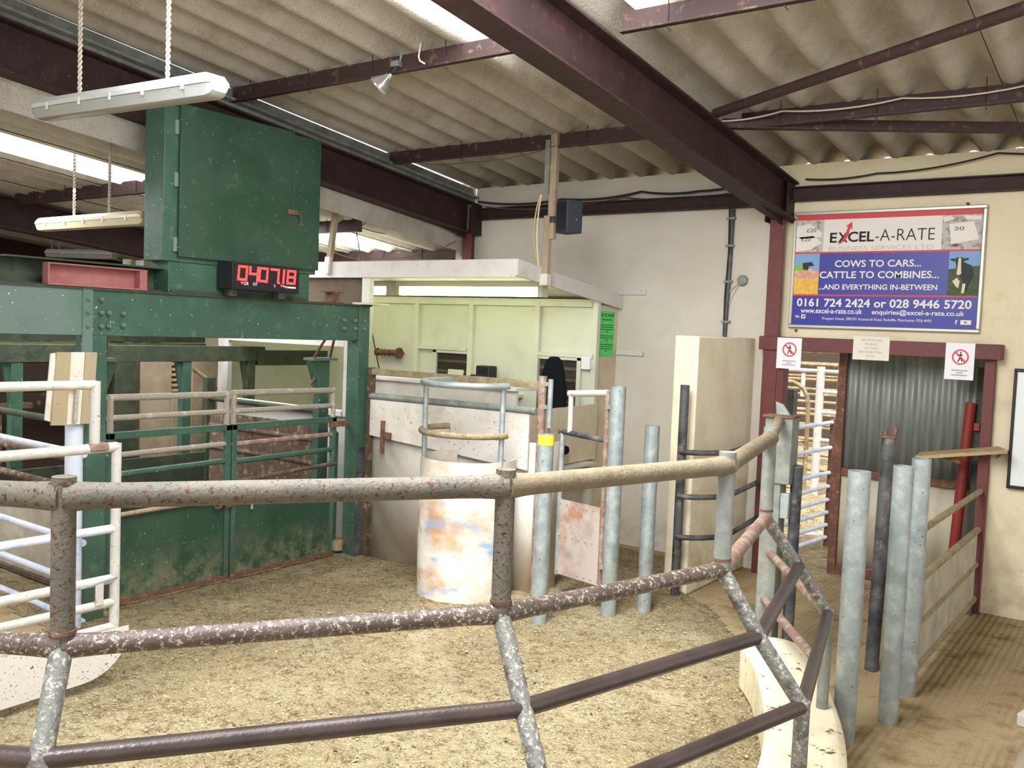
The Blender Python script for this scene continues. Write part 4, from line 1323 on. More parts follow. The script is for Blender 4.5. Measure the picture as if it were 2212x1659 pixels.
# packers and channels lying on the beam
t = thing('red_packer_channel', 'faded red steel channel packer lying on top of the gantry beam at the left', 'channel', (PX - .02, 3.4, 2.277))
MB().box((PX - .05, 3.02, 2.277), (PX + .03, 3.72, 2.288)).box((PX - .05, 3.02, 2.288), (PX - .04, 3.72, 2.42)).box((PX - .05, 3.02, 2.41), (PX + .03, 3.72, 2.42)).build('channel', 'rose', t, bevel=.002)
MB().box((PX - .05, 3.66, 2.288), (PX + .03, 3.715, 2.41)).build('end_stiffener', 'rose', t)
MB().box((PX - .05, 3.02, 2.288), (PX + .03, 3.03, 2.41)).build('end_stiffener', 'rose', t)
t = thing('green_channel_stub', 'dusty green channel beam lying behind the red packer on the gantry', 'channel', (PX - .15, 3.3, 2.277))
MB().box((PX - .30, 2.80, 2.277), (PX - .06, 3.9, 2.29)).box((PX - .19, 2.80, 2.29), (PX - .178, 3.9, 2.44)).box((PX - .30, 2.80, 2.44), (PX - .06, 3.9, 2.452)).build('channel', 'green_dark', t)
for y in (3.62, 3.72):
    MB().box((PX - .12, y, 2.452), (PX - .07, y + .03, 2.49)).build('bracket', 'galv_dull', t)
t = thing('brown_channel_pair', 'two small rusty channel ends standing on the right end of the gantry beam', 'channel', (PX - .02, 5.48, 2.277))
for s_, y in ((-1, 5.50), (1, 5.56)):
    MB().box((PX - .1, y - .006, 2.277), (PX + .01, y + .006, 2.375)).box((PX - .1, y, 2.365), (PX + .01, y + s_ * .05, 2.375)).box((PX - .1, y, 2.277), (PX + .01, y + s_ * .05, 2.287)).build('channel_end', 'rust', t)
mb = MB().box((PX - .06, 5.78, 2.277), (PX + .14, 6.05, 2.295))
tag(mb.build('scrap_board', 'beige_board'), 'small scrap of board lying on the right end of the gantry beam', 'board')

# scale cabinet on the beam
t = thing('scale_cabinet', 'tall green steel cabinet standing on the gantry up into the roof', 'cabinet', (PX - .2, 4.55, 2.277))
MB().box((PX - .22, 3.90, 2.277), (PX + .0, 5.22, 2.56)).build('base', 'green', t, bevel=.004)
MB().box((PX - .22, 3.84, 2.50), (PX + .015, 5.27, 3.60)).build('body', 'green', t, bevel=.006)
dr_ = MB().box((PX + .02, 3.95, 2.535), (PX + .05, 4.99, 3.62)).build('door', 'green_sheet', t, bevel=.004)
MB().box((PX + .02, 4.995, 2.535), (PX + .045, 5.275, 3.60)).build('fixed_panel', 'green_sheet', t, bevel=.004)
for z in (2.62, 3.08, 3.45):
    MB().path([(PX + .02, 3.935, z - .05), (PX + .02, 3.935, z + .05)], .018, 10).build('hinge', 'green_grey', dr_)
MB().box((PX + .045, 4.93, 2.96), (PX + .065, 5.03, 3.0)).build('hasp', 'rust', dr_, bevel=.002)
MB().path(arc((PX + .065, 5.02, 2.98), (PX + .09, 5.07, 2.95), (PX + .06, 5.05, 2.88)), .006, 8).build('hasp_hook', 'rust', dr_)
MB().box((PX + .0, 3.92, 2.277), (PX + .012, 5.2, 2.30)).build('bottom_flange', 'green_dark', t)

# weight display
t = thing('weight_display', 'black weight display with red digits 04.07.18 under the cabinet', 'display', (PX + .12, 4.6, 2.30))
y0, y1, z0, z1 = 4.30, 4.94, 2.325, 2.525
MB().box((PX + .015, y0, z0), (PX + .20, y1, z1)).build('case', 'black', t, bevel=.004)
dw_ = MB().box((PX + .2, y0 + .012, z0 + .012), (PX + .203, y1 - .012, z1 - .012)).build('window', 'screen', t)
for yy in (y0 + .05, y1 - .12):
    MB().box((PX + .03, yy, 2.277), (PX + .10, yy + .07, z0)).build('foot', 'dark_post', t)
DO, DU, DV = (PX + .203, y0, z0), Vector((0, 1, 0)), Vector((0, 0, 1))
SEG = {'0': 'abcdef', '4': 'fgbc', '7': 'abc', '1': 'bc', '8': 'abcdefg'}


def digit(ch, x, zb, w, h, tk=.0175, slant=-.07):
    mb = MB()
    S = {'a': (0, h, w, h), 'd': (0, 0, w, 0), 'g': (0, h / 2, w, h / 2), 'f': (0, h / 2, 0, h), 'e': (0, 0, 0, h / 2), 'b': (w, h / 2, w, h), 'c': (w, 0, w, h / 2)}
    for sname in SEG[ch]:
        ax, az, bx, bz = S[sname]
        if ax == bx:
            pl = [(ax - tk / 2, az - tk / 2), (ax + tk / 2, az - tk / 2), (ax + tk / 2, bz + tk / 2), (ax - tk / 2, bz + tk / 2)]
        else:
            pl = [(ax - tk / 2, az - tk / 2), (bx + tk / 2, az - tk / 2), (bx + tk / 2, az + tk / 2), (ax - tk / 2, az + tk / 2)]
        q = flat(DO, DU, DV, [(x + a - slant * b, zb + b) for a, b in pl], .002)
        mb.add(q.v, q.f)
    return mb.build('digit', 'led', dw_)


for ch, u in zip('040718', (.06, .225, .37, .545, .745, .81)):
    digit(ch, u * .62 + .012, .076, .072 if ch != '1' else .0, .096)
for x in (.300, .425):
    rect(DO, DU, DV, x, .064, x + .016, .08, .002).build('decimal_point', 'led', dw_)
for x in (.075, .45):
    rect(DO, DU, DV, x, .045, x + .018, .06, .002).build('indicator_lamp', 'led', dw_)
for body, x, w in (('GR', .10, .045), ('NT', .185, .04), ('t', .385, .012), ('kg', .475, .035)):
    text_mb(body, DO, DU, DV, (x, .036, x + w, .06), .0015, .01).build('lettering', 'white_print', dw_)
rect(DO, DU, DV, .515, .037, .60, .05, .0015).build('print_line', 'white_print', dw_)

# second gantry at the far side of the weigh crate
FX = -8.1
t = thing('far_gantry', 'dirty green cross beam on flared posts behind the weigh crate', 'gantry', (FX, 5.2, 0))
MB().box((FX - .08, 2.2, 1.655), (FX, 6.6, 1.815)).build('beam', 'green_dark', t, bevel=.004)
MB().box((FX - .07, 6.5, 1.61), (FX + .02, 7.5, 1.775)).build('beam_extension', 'green_dark', t, bevel=.004)
for y in (3.93, 5.62, 6.42):
    MB().box((FX - .08, y - .05, 0), (FX - .005, y + .05, 1.66)).prism([(FX - .06, y - .05, 1.66), (FX - .06, y - .12, 1.66), (FX - .06, y - .05, 1.3)], (.04, 0, 0)).build('post', 'green' if y < 6 else 'green_dark', t)
t = thing('olive_lattice_beam', 'long olive green double beam behind the far gantry', 'beam', (-9.6, 4.5, 0))
MB().box((-9.65, 1.5, 1.80), (-9.6, 6.9, 1.87)).build('upper_chord', 'green_dark', t)
MB().box((-9.65, 1.5, 1.70), (-9.58, 6.9, 1.79)).build('lower_chord', 'olive', t)
for y in (2.0, 6.2):
    MB().box((-9.66, y, 0), (-9.60, y + .1, 1.8)).build('post', 'green_dark', t)

# ---- weigh crate hung from the gantry
t = thing('weigh_crate', 'green tubular weigh crate hung under the gantry behind the double gate', 'weigh crate', (-7.1, 4.6, 0))
for yb, s_ in ((3.60, 1), (5.78, -1)):
    MB().box((-6.34, yb - .06, .04), (-6.26, yb + .06, 1.5)).prism([(-6.34, yb - .06, 1.5), (-6.34, yb + .06, 1.5), (-6.34, yb + (.06 if s_ < 0 else .16), 1.76), (-6.34, yb - (.16 if s_ < 0 else .06), 1.76)], (.08, 0, 0)).build('corner_post', 'green', t, bevel=.003)
    MB().box((-6.36, yb - .17, 1.76), (-6.22, yb + .12, 1.785)).build('hanger_plate', 'green_grey', t)
    MB().path([(-6.2, yb - .06, 1.955), (-6.27, yb - .13, 1.78)], .012, 8).build('hanger_rod', 'rust', t)
    MB().path([(-6.15, yb + .0, 1.955), (-6.27, yb + .07, 1.79)], .012, 8).build('hanger_rod', 'rust', t)
    MB().box((-8.0, yb - .05, .04), (-7.92, yb + .05, 1.5)).build('corner_post', 'green_dark', t)
    for z, m in ((1.29, 'green_dark'), (1.02, 'rail_brown'), (.80, 'rail_brown')):
        MB().path([(-6.3, yb, z), (-7.95, yb, z)], .027, 12).build('side_rail', m, t)
    MB().box((-7.95, yb - .012, .06), (-6.32, yb + .012, .66 if s_ > 0 else 1.16)).build('side_sheet', 'panel_grey' if s_ > 0 else 'rail_brown', t)
MB().path([(-6.28, 5.70, 1.62), (-6.28, 5.64, 1.55), (-6.28, 5.70, 1.50), (-6.28, 5.68, 1.44)], .012, 8).build('hook_chain', 'rust', t)
MB().box((-8.0, 3.55, .03), (-6.25, 5.83, .06)).build('deck', 'rail_brown', t)
MB().box((-7.97, 3.6, .06), (-7.94, 5.78, .74)).build('far_end_sheet', 'green_dark', t)
for z in (.22, .36, .52):
    mb = MB().box((-7.9, 3.62, z), (-6.36, 3.66, z + .05))
    mb.build('wood_plank', 'plank', t)

# double gate in the gantry opening
QX = -6.0


def leaf(y0, y1, label, hinge_left):
    t = thing('green_gate', label, 'gate', (QX, (y0 + y1) / 2, 0.03), 'double green gate leaves')
    MB().box((QX - .006, y0 + .03, .04), (QX + .004, y1 - .02, .67)).build('sheet', 'green_sheet', t)
    MB().box((QX - .02, y0, .035), (QX + .025, y1, .07)).build('bottom_rail', 'rust', t, bevel=.003)
    MB().box((QX - .02, y0, .05), (QX + .02, y0 + .045, 1.27)).build('stile', 'green', t, bevel=.003)
    MB().box((QX - .02, y1 - .045, .05), (QX + .02, y1, 1.27)).build('stile', 'green', t, bevel=.003)
    MB().box((QX - .02, y0, 1.225), (QX + .02, y1, 1.275)).build('top_channel', 'green', t, bevel=.003)
    MB().path([(QX, y0, 1.11), (QX, y1, 1.12)], .02, 12).build('rail', 'dusty_white' if hinge_left else 'ring_pink', t)
    MB().path([(QX, y0, .97), (QX, y1, .985)], .022, 12).build('rail', 'green', t)
    if not hinge_left:
        MB().path([(QX + .02, y0 - .2, .80), (QX + .02, y1, .86)], .018, 12).build('rail', 'rail_brown', t)
    MB().path([(QX, y0, 1.52), (QX, y1 - .02, 1.51)], .025, 14).build('guard_rail', 'dusty_white', t)
    MB().path([(QX, y0, 1.375), (QX, y1 - .02, 1.375)], .021, 14).build('guard_rail', 'dusty_white', t)
    for y in (y0 + .02, y1 - .03):
        MB().path([(QX, y, 1.27), (QX, y, 1.52)], .022, 12).build('guard_upright', 'dusty_white', t)
    return t


leaf(3.53, 4.555, 'left leaf of the green double gate in the gantry opening', True)
t = leaf(4.57, 5.68, 'right leaf of the green double gate in the gantry opening', False)
MB().path([(QX + .05, 5.70, .08), (QX + .05, 5.70, .16)], .05, 16).build('hinge_boss', 'rail_dirty', t)
MB().path([(QX + .0, 5.66, .07), (QX + .0, 5.66, 1.15)], .03, 12).build('hinge_tube', 'green', t)
MB().bar((QX + .02, 5.60, 1.21), (QX + .02, 5.83, 1.21), .03, .05).build('slide_bolt', 'rust', t)
t = thing('timber_prop', 'thin grey timber pole resting across the left gate leaf', 'pole', (QX + .05, 4.1, .7))
MB().path([(QX + .045, 3.56, .69), (QX + .045, 4.46, .705)], .016, 10).build('pole', 'timber', t)
t = thing('gate_slide_bolt', 'rusty slide bolt with two ring handles across the double gate', 'bolt', (QX + .05, 4.7, .69))
for y in (4.42, 4.52):
    MB().path([(QX + .06, y + .035 * math.cos(a), .665 + .035 * math.sin(a)) for a in [2 * math.pi * k / 16 for k in range(16)]], .009, 8, closed=True).build('ring', 'rust', t)
MB().path([(QX + .055, 4.55, .69), (QX + .055, 4.95, .70)], .014, 10).build('bolt_bar', 'rust', t)
MB().path([(QX + .06, 4.74, .70), (QX + .06, 4.74, .58)], .010, 8).build('drop_handle', 'galv', t)

# guide posts at the gantry's right column
t = thing('guide_post', 'pair of narrow green guide posts beside the right gantry column', 'post', (-6.02, 5.76, 0))
MB().box((-6.10, 5.745, .12), (-6.06, 5.785, 1.12)).build('post', 'green', t, bevel=.002)
MB().box((-6.16, 5.80, .0), (-6.12, 5.83, 1.12)).build('post', 'dark_post', t)
mb = MB().box((-6.14, 5.76, .0), (-6.02, 5.86, .10))
tag(mb.build('rubble_lump', 'dark_post', None, bevel=.03), 'dark lump of rubble at the foot of the right gantry column', 'rubble')
q = atz(742, 1180, .06)
mb = MB().lathe((-5.97, 5.76, .10), [(0, 0), (.03, .005), (.035, .02), (.02, .035), (0, .04)], 10)
tag(mb.build('red_wrapper', 'sign_red'), 'small red wrapper at the foot of the right gantry column', 'wrapper')

# pipe race on the near side of the crate (left edge)
t = thing('blue_pipe_race', 'pale blue pipe race running away behind the boarded post', 'race', (-7.0, 3.28, 0))
for z, m in ((1.17, 'blue_white'), (.57, 'blue_white'), (.29, 'blue_white'), (.03, 'blue_white')):
    MB().path([(-5.85, 3.28, z - .01), (-9.2, 3.30, z)], .024, 12).build('rail', m, t)
for x in (-7.6, -9.2):
    MB().path([(x, 3.29, 0), (x, 3.29, 1.25)], .026, 12).build('post', 'galv_dull', t)

# ================================================================== WEIGH BOOTH
t = thing('weigh_booth', 'open fronted cream timber booth with a sloping roof against the white wall', 'booth', (-6.4, 7.1, 0))
BX0, BX1 = -8.5, -4.50
yf, yb_ = 6.27, 8.07
MB().prism([(BX0, yf, 2.66), (BX0, 7.93, 2.466), (BX0, 7.93, 2.426), (BX0, yf, 2.62)], (BX1 - BX0, 0, 0)).build('roof_deck', 'booth', t)
MB().box((BX0, yf - .025, 2.545), (BX1, yf, 2.70)).build('fascia', 'booth_white', t, bevel=.004)
MB().prism([(BX1, yf - .025, 2.70), (BX1, yf - .025, 2.56), (BX1, yb_, 2.355), (BX1, yb_, 2.48)], (.025, 0, 0)).build('verge_board', 'booth_white', t, bevel=.003)
YB = 7.66
MB().box((BX0, YB, 0), (-4.54, YB + .02, 2.43)).build('back_wall', 'booth', t)
st_ = MB()
for px in (905, 1022, 1165):
    x = aty(px, 720, YB).x
    st_.box((x - .03, YB - .055, 0), (x + .03, YB, 2.40))
st_.box((BX0, YB - .05, 2.355), (-4.56, YB, 2.41))
for px0, px1 in ((905, 1012), (1165, 1285)):
    st_.box((aty(px0, 765, YB).x, YB - .05, 1.80 + .06), (aty(px1, 765, YB).x, YB, 1.80 + .10))
st_.build('studs', 'booth', t, bevel=.002)
for px0, px1, lab in ((946, 1014, 'a'), (1166, 1250, 'b')):
    x0, x1 = aty(px0, 790, YB).x, aty(px1, 790, YB).x
    hp = MB().box((x0, YB - .012, 1.15), (x1, YB - .004, 1.83)).build('hatch_pane', 'glass', t)
    fr_ = MB().box((x0 - .045, YB - .04, 1.12), (x0, YB, 1.86)).box((x1, YB - .04, 1.12), (x1 + .045, YB, 1.86)).box((x0 - .045, YB - .04, 1.83), (x1 + .045, YB, 1.86))
    fr_.build('hatch_frame', 'booth', hp, bevel=.002)
    sl = MB()
    for k in range(4):
        sl.box((x0 + .01, YB - .018, 1.40 + k * .11), (x1 - .01, YB - .013, 1.43 + k * .11))
    sl.build('hatch_slats', 'dark_board', hp)
MB().box((-4.56, YB - .03, 0), (-4.50, YB + .03, 2.42)).build('corner_post', 'booth', t, bevel=.003)
MB().box((-4.55, YB + .03, 0), (-4.53, 8.075, 2.38)).build('end_wall', 'beige_board', t)
MB().box((BX0, yf + .02, 0), (-8.42, YB, 2.5)).build('left_wall', 'booth', t)
# front: low counter wall right, window wall left, dark board above
MB().box((-6.26, 6.28, 0), (-4.46, 6.31, 1.59)).build('counter_front', 'booth_dirty', t)
MB().box((-6.26, 6.24, 1.59), (-4.44, 6.62, 1.62)).build('counter_top', 'booth_white', t, bevel=.003)
MB().box((-7.05, 6.29, 1.97), (-6.22, 6.315, 2.55)).build('dark_board', 'dark_board', t)
MB().box((-6.30, 6.26, 1.95), (-6.20, 6.32, 2.55)).build('post', 'booth', t, bevel=.003)
MB().box((BX0, 6.28, 0), (-6.38, 6.31, 1.20)).build('window_wall', 'booth_white', t)
MB().box((BX0, 6.28, 1.20), (-8.36, 6.31, 2.55)).box((-6.44, 6.28, 1.2), (-6.26, 6.31, 1.97)).build('window_wall', 'booth_white', t)
wf = MB().box((-8.37, 6.24, 1.20), (-8.28, 6.30, 1.945)).box((-6.50, 6.24, 1.20), (-6.41, 6.30, 1.945)).box((-8.28, 6.24, 1.875), (-6.50, 6.30, 1.945)).box((-8.28, 6.22, 1.20), (-6.50, 6.32, 1.255))
wf.build('window_frame', 'booth_white', t, bevel=.004)
MB().box((-8.37, 6.29, 1.945), (-7.05, 6.315, 2.55)).build('dark_board', 'dark_board', t)
# half wall on the right side of the booth with a hanging board
MB().box((-4.62, 6.33, 0), (-4.60, YB, 1.0)).build('side_wall', 'beige_board', t)
MB().prism([(-4.47, 6.33, .90), (-4.47, 7.62, .90), (-4.47, 7.62, 1.43), (-4.47, 6.9, 1.42), (-4.47, 6.33, 1.36)], (.02, 0, 0)).build('side_board', 'beige_board', t)
MB().box((-4.50, 6.33, .86), (-4.36, 7.50, .885)).build('side_shelf', 'booth_white', t, bevel=.002)
# stiff interior shelf
MB().box((-6.2, 7.25, 1.42), (-5.35, YB, 1.45)).build('inner_shelf', 'booth', t)

# green notice on the booth end
t = thing('green_notice', 'long bright green notice with dark print on the right end of the booth', 'notice', (-4.525, 7.87, 1.83))
O2, U2, V2_ = Vector((-4.529, 7.70, 0)), Vector((0, 1, 0)), Vector((0, 0, 1))
nz0, nz1 = zat(1301, 770, (-4.53, 7.87)), zat(1306, 672, (-4.53, 7.87))
W2 = .31
sh_ = rect(O2, U2, V2_, 0.03, nz0, W2, nz1, .002).build('sheet', 'paper_green', t)
H2 = nz1 - nz0
text_mb('CATTLE TRADERS', O2, U2, V2_, (.045, nz1 - .055, W2 - .015, nz1 - .025), .003, .02).build('lettering', 'ink', sh_)
text_mb('Please Note Here', O2, U2, V2_, (.075, nz1 - .095, W2 - .05, nz1 - .07), .003, .01).build('lettering', 'ink', sh_)
for k, (a, b) in enumerate(((.05, .28), (.05, .29), (.045, .29), (.14, .2), (0, 0), (.045, .29), (.05, .28), (.13, .2), (.16, .18), (.05, .29), (.06, .28), (.05, .27), (.14, .18))):
    if b:
        zz3 = nz1 - .14 - k * (H2 - .17) / 13
        rect(O2, U2, V2_, a, zz3, b, zz3 + .008, .003).build('print_line', 'ink_dkgreen', sh_)

# lit tubes under the booth roof
for x0, x1, lab in ((-6.42, -4.63, 'long lit fluorescent light under the booth roof'), (-8.30, -6.50, 'second lit fluorescent light under the booth roof, mostly hidden by the gantry')):
    t = thing('fluorescent_light', lab, 'light', ((x0 + x1) / 2, 6.9, 2.40))
    MB().box((x0, 6.85, 2.50), (x1, 6.95, 2.555)).build('housing', 'booth', t, bevel=.003)
    MB().path([(x0 + .05, 6.9, 2.455), (x1 - .05, 6.9, 2.455)], .042, 14).build('cover', 'tube', t)
    MB().box((x0, 6.85, 2.41), (x0 + .05, 6.95, 2.5)).box((x1 - .05, 6.85, 2.41), (x1, 6.95, 2.5)).build('end_cap', 'booth', t, bevel=.003)

# office chair
c = Vector((-4.60, 7.02, 0))
t = thing('office_chair', 'tall backed black fabric office chair in the booth', 'chair', c)
pts = []
zt_ = zat(1190, 771, c)
prof = [(.085, 1.15), (.135, 1.20), (.15, 1.34), (.148, 1.48), (.135, 1.62), (.11, 1.74), (.075, zt_ - .03), (.04, zt_), (0, zt_ + .004)]
mb = MB()
ol = [(-w, z) for w, z in prof] + [(w, z) for w, z in prof[::-1][1:]]
mb.prism([(c.x + a, c.y - .03 + .04 * (z - 1.15), z) for a, z in ol], (0, .075, 0))
mb.build('backrest', 'fabric', t, bevel=.025)
MB().box((c.x - .24, c.y - .48, 1.0), (c.x + .24, c.y + .0, 1.08)).build('seat', 'fabric', t, bevel=.03)
MB().path([(c.x, c.y + .03, 1.3), (c.x, c.y + .10, 1.1), (c.x, c.y - .1, .97)], .022, 10).build('back_bar', 'black', t)
MB().path([(c.x, c.y - .22, .0 + .12), (c.x, c.y - .22, 1.0)], .03, 12).build('column', 'black', t)
mb = MB()
for k in range(5):
    a = k * 1.2566
    mb.bar((c.x, c.y - .22, .12), (c.x + .28 * math.cos(a), c.y - .22 + .28 * math.sin(a), .08), .04, .03)
cb_ = mb.build('base', 'black', t)
for k in range(5):
    a = k * 1.2566
    q = Vector((c.x + .28 * math.cos(a), c.y - .22 + .28 * math.sin(a), .035))
    MB().path([q + V(-.015, 0, 0), q + V(.015, 0, 0)], .035, 12).build('caster', 'black', cb_)
# second chair: only arms and top of its back show over the counter
q = aty(1040, 812, 7.2)
t = thing('low_black_chair', 'low black chair with a curved arm showing above the fence in the booth', 'chair', (q.x, 7.2, 0))
MB().path([(q.x - .17, 7.1, 1.40), (q.x - .16, 7.12, 1.58), (q.x - .08, 7.15, 1.635), (q.x + .05, 7.2, 1.625), (q.x + .14, 7.22, 1.60)], .018, 10).build('arm', 'black', t)
MB().box((q.x - .22, 7.0, 1.0), (q.x + .2, 7.4, 1.08)).build('seat', 'fabric', t, bevel=.03)
MB().path([(q.x - .17, 7.1, 1.41), (q.x - .17, 7.1, 1.04)], .018, 8).build('arm_post', 'black', t)
MB().path([(q.x, 7.2, 0), (q.x, 7.2, 1.0)], .05, 12).build('column', 'black', t)
# black box on the back wall shelf
a_, b_ = aty(1038, 789, 7.5), aty(1066, 816, 7.5)
t = thing('black_printer', 'small black box standing on the booth shelf between the two hatches', 'box', (a_.x, 7.5, 1.45))
MB().box((a_.x, 7.42, 1.45), (b_.x, 7.56, a_.z)).build('case', 'black', t, bevel=.012)
MB().box((a_.x + .02, 7.415, a_.z - .05), (b_.x - .02, 7.42, a_.z - .02)).build('slot', 'screen', t)
# card in the left hatch
a_, b_ = aty(966, 797, 7.58), aty(998, 830, 7.58)
mb = MB().prism([(a_.x, 7.56, 1.45), (b_.x, 7.56, 1.45), (b_.x, 7.60, a_.z), (a_.x, 7.60, a_.z)], (0, .006, 0))
tag(mb.build('cream_card', 'booth'), 'cream card propped in front of the left booth hatch', 'card')
# branding-iron like handle on the back wall
t = thing('wall_lever', 'rusty ribbed iron handle fixed to the yellow lit booth wall beside the gantry', 'handle', (-7.1, 7.58, 1.76))
a_ = aty(815, 760, 7.58); b_ = aty(862, 763, 7.58)
MB().path([a_, b_], .03, 14).build('barrel', 'rust', t)
MB().lathe(b_, [(0, -.012), (.062, -.012), (.062, .012), (0, .012)], 16, (1, 0, 0)).build('flange', 'rust', t)
MB().lathe(a_, [(0, -.01), (.045, -.01), (.045, .01), (0, .01)], 16, (1, 0, 0)).build('flange', 'rust', t)
for k in range(4):
    p = a_.lerp(b_, .2 + .18 * k)
    MB().path([p + V(0, -.0, 0) + V(.033 * 0, .033 * math.cos(h_), .033 * math.sin(h_)) for h_ in [2 * math.pi * j / 14 for j in range(14)]], .005, 6, closed=True).build('rib', 'rust', t)
MB().path([b_ + V(0, 0, 0), b_ + V(.0, .09, 0)], .012, 8).build('fixing', 'rust', t)
cable('cable', [aty(799, 690, 7.5), aty(812, 760, 7.6), aty(822, 808, 7.6)], .006, 'cable', 'black cable hanging down the yellow lit booth wall beside the gantry column')
# small white switch box beside the right hatch
a_ = aty(1268, 785, YB - .03)
mb = MB().box((a_.x - .05, YB - .06, a_.z - .06), (a_.x + .05, YB - .0, a_.z + .06))
tag(mb.build('switch_box', 'paper', None, bevel=.006), 'small white switch box right of the right booth hatch', 'switch')

# ================================================================== THINGS IN THE ROOF
def zsheet(x, y, zf):
    w = math.cos(2 * math.pi * (x - (-6.38 if zf is zroof else -6.5)) / PITCH_W)
    return zf(y) - .066 * (abs(w) ** .8 * (1 if w > 0 else -1))


def fitting(x0, x1, y, z, tilt, label, old, rope_px, ztop):
    t = thing('light_fitting', label, 'light', ((x0 + x1) / 2, y, z), 'hanging fluorescent fittings')
    dz = tilt / 2
    L_ = x1 - x0
    for nm, m, prof in (('housing', 'plastic' if not old else 'diffuser_old', [(-.062, 0), (-.062, .022), (-.04, .05), (.04, .05), (.062, .022), (.062, 0)]),
                        ('diffuser', 'diffuser' if not old else 'diffuser_old', [(-.058, -.002), (-.044, -.05), (-.03, -.056), (.03, -.056), (.044, -.05), (.058, -.002)])):
        mb = MB()
        secs = [(0, .55), (.012, .85), (.03, 1), (.97, 1), (.988, .85), (1, .55)]
        nn = len(prof)
        vs, fs = [], []
        for k, s_ in secs:
            for a, b in prof:
                vs.append((x0 + L_ * k, y + a * (.6 + .4 * s_), z + dz * (1 - 2 * k) + b * s_))
        for i in range(len(secs) - 1):
            for j in range(nn):
                fs.append((i * nn + j, i * nn + (j + 1) % nn, (i + 1) * nn + (j + 1) % nn, (i + 1) * nn + j))
        fs.append(tuple(range(nn))[::-1])
        fs.append(tuple((len(secs) - 1) * nn + j for j in range(nn)))
        mb.add(vs, fs)
        hs_ = mb.build(nm, m, t)
    for k in (.12, .32, .5, .68, .88):
        x = x0 + L_ * k
        MB().box((x - .008, y - .066, z + dz * (1 - 2 * k) - .018), (x + .008, y - .058, z + dz * (1 - 2 * k) + .018)).build('clip', 'plastic', hs_)
    for px, py in rope_px:
        p = aty(px, py, y)
        zz_ = z + dz * (1 - 2 * (p.x - x0) / L_) + .048
        tp = ztop(y) - .02
        tp = zsheet(p.x, y, ztop) - .004
        L2 = tp - zz_
        nseg = int(L2 / .0065)
        rope = None
        for ph_ in (0.0, math.pi):
            pts = [(p.x + .0065 * math.cos(i * .75 + ph_), y + .0065 * math.sin(i * .75 + ph_), zz_ + L2 * i / nseg) for i in range(nseg + 1)]
            if rope is None:
                rope = MB()
            rope.path(pts, .0058, 6)
        rope.build('rope', 'rope', t)
    return t


fitting(-5.03, -3.48, 2.55, 3.155, .05, 'large white fluorescent fitting hanging on twisted ropes at the top left', False, [(172, 208), (362, 165)], zroof)
fitting(-7.79, -6.24, 3.96, 2.83, 0, 'yellowed fluorescent fitting hanging left of the green tower', True, [(160, 465), (236, 455)], zlow)
fitting(-11.80, -10.25, 6.10, 2.835, .05, 'smallest white fluorescent fitting, under the dark rafters at the left', False, [(112, 530), (128, 528)], zlow)

# reflector lamp
p = aty(842, 162, 4.78)
t = thing('reflector_lamp', 'bare silver reflector lamp hanging from the purlin at the top', 'lamp', p)
ax = Vector((-.62, -.25, -.62)).normalized()
MB().lathe(p, [(.016, -.02), (.02, .0), (.032, .03), (.062, .075), (.078, .105), (.074, .118), (.03, .128), (0, .13)], 24, ax).build('bulb', mat('silvered_glass', 'd8d4cc', .12, .75), t)
MB().lathe(p - ax * .05, [(.024, -.03), (.026, .0), (.02, .035)], 14, ax).build('lamp_holder', 'black', t)
MB().box((p.x + .03, p.y - .03, p.z + .045), (p.x + .10, p.y + .03, p.z + .085)).build('bracket', 'galv_dull', t, bevel=.004)
MB().path([(p.x + .09, p.y, p.z + .07), (p.x + .10, p.y + .01, p.z + .14)], .007, 8).build('hook', 'galv', t)
p = aty(907, 128, 4.74)
mb = MB().path([(p.x + .01, p.y, p.z + .14), (p.x - .012, p.y, p.z + .02), (p.x + .0, p.y, p.z - .01), (p.x + .03, p.y + .02, p.z - .03)], .006, 8)
tag(mb.build('wire_hook', 'paper_tan'), 'thin white wire hook over the purlin right of the reflector lamp', 'hook')

# timber hangers and speaker
t = thing('timber_hanger', 'timber hanger from the purlin down to the booth roof, behind the speaker', 'hanger', (-4.43, 6.62, 2.45))
MB().box((-4.475, 6.60, 2.50), (-4.415, 6.65, 3.10)).build('lower_post', 'timber', t, bevel=.003)
MB().box((-4.44, 6.61, 2.9), (-4.375, 6.66, zroof(6.66) - .07)).build('upper_post', 'timber', t, bevel=.003)
MB().box((-4.475, 6.585, 3.28), (-4.43, 6.60, 3.74)).build('splice_strap', 'galv_dull', t)
MB().box((-4.485, 6.59, 2.50), (-4.41, 6.66, 2.60)).build('painted_foot', 'booth_white', t, bevel=.003)
t = thing('wall_speaker', 'dark blue-grey box speaker on the timber hanger', 'speaker', (-4.33, 6.52, 3.02))
p = aty(1217, 467, 6.45)
sp = MB()
ang = R(-18)
cx_, cy_, cz_ = p.x, 6.52, p.z
def rot(a, b):
    return (cx_ + a * math.cos(ang) - b * math.sin(ang), cy_ + a * math.sin(ang) + b * math.cos(ang))
sp.prism([(*rot(-.075, -.07), cz_ - .135), (*rot(.075, -.07), cz_ - .135), (*rot(.095, .08), cz_ - .135), (*rot(-.095, .08), cz_ - .135)], (0, 0, .27))
sp.build('cabinet', 'speaker', t, bevel=.006)
MB().prism([(*rot(-.06, -.073), cz_ - .12), (*rot(.06, -.073), cz_ - .12), (*rot(.06, -.071), cz_ - .12), (*rot(-.06, -.071), cz_ - .12)], (0, 0, .24)).build('grille', 'black', t)
MB().bar((cx_, cy_ + .03, cz_), (-4.42, 6.62, cz_), .03, .05).build('bracket', 'dark_post', t)
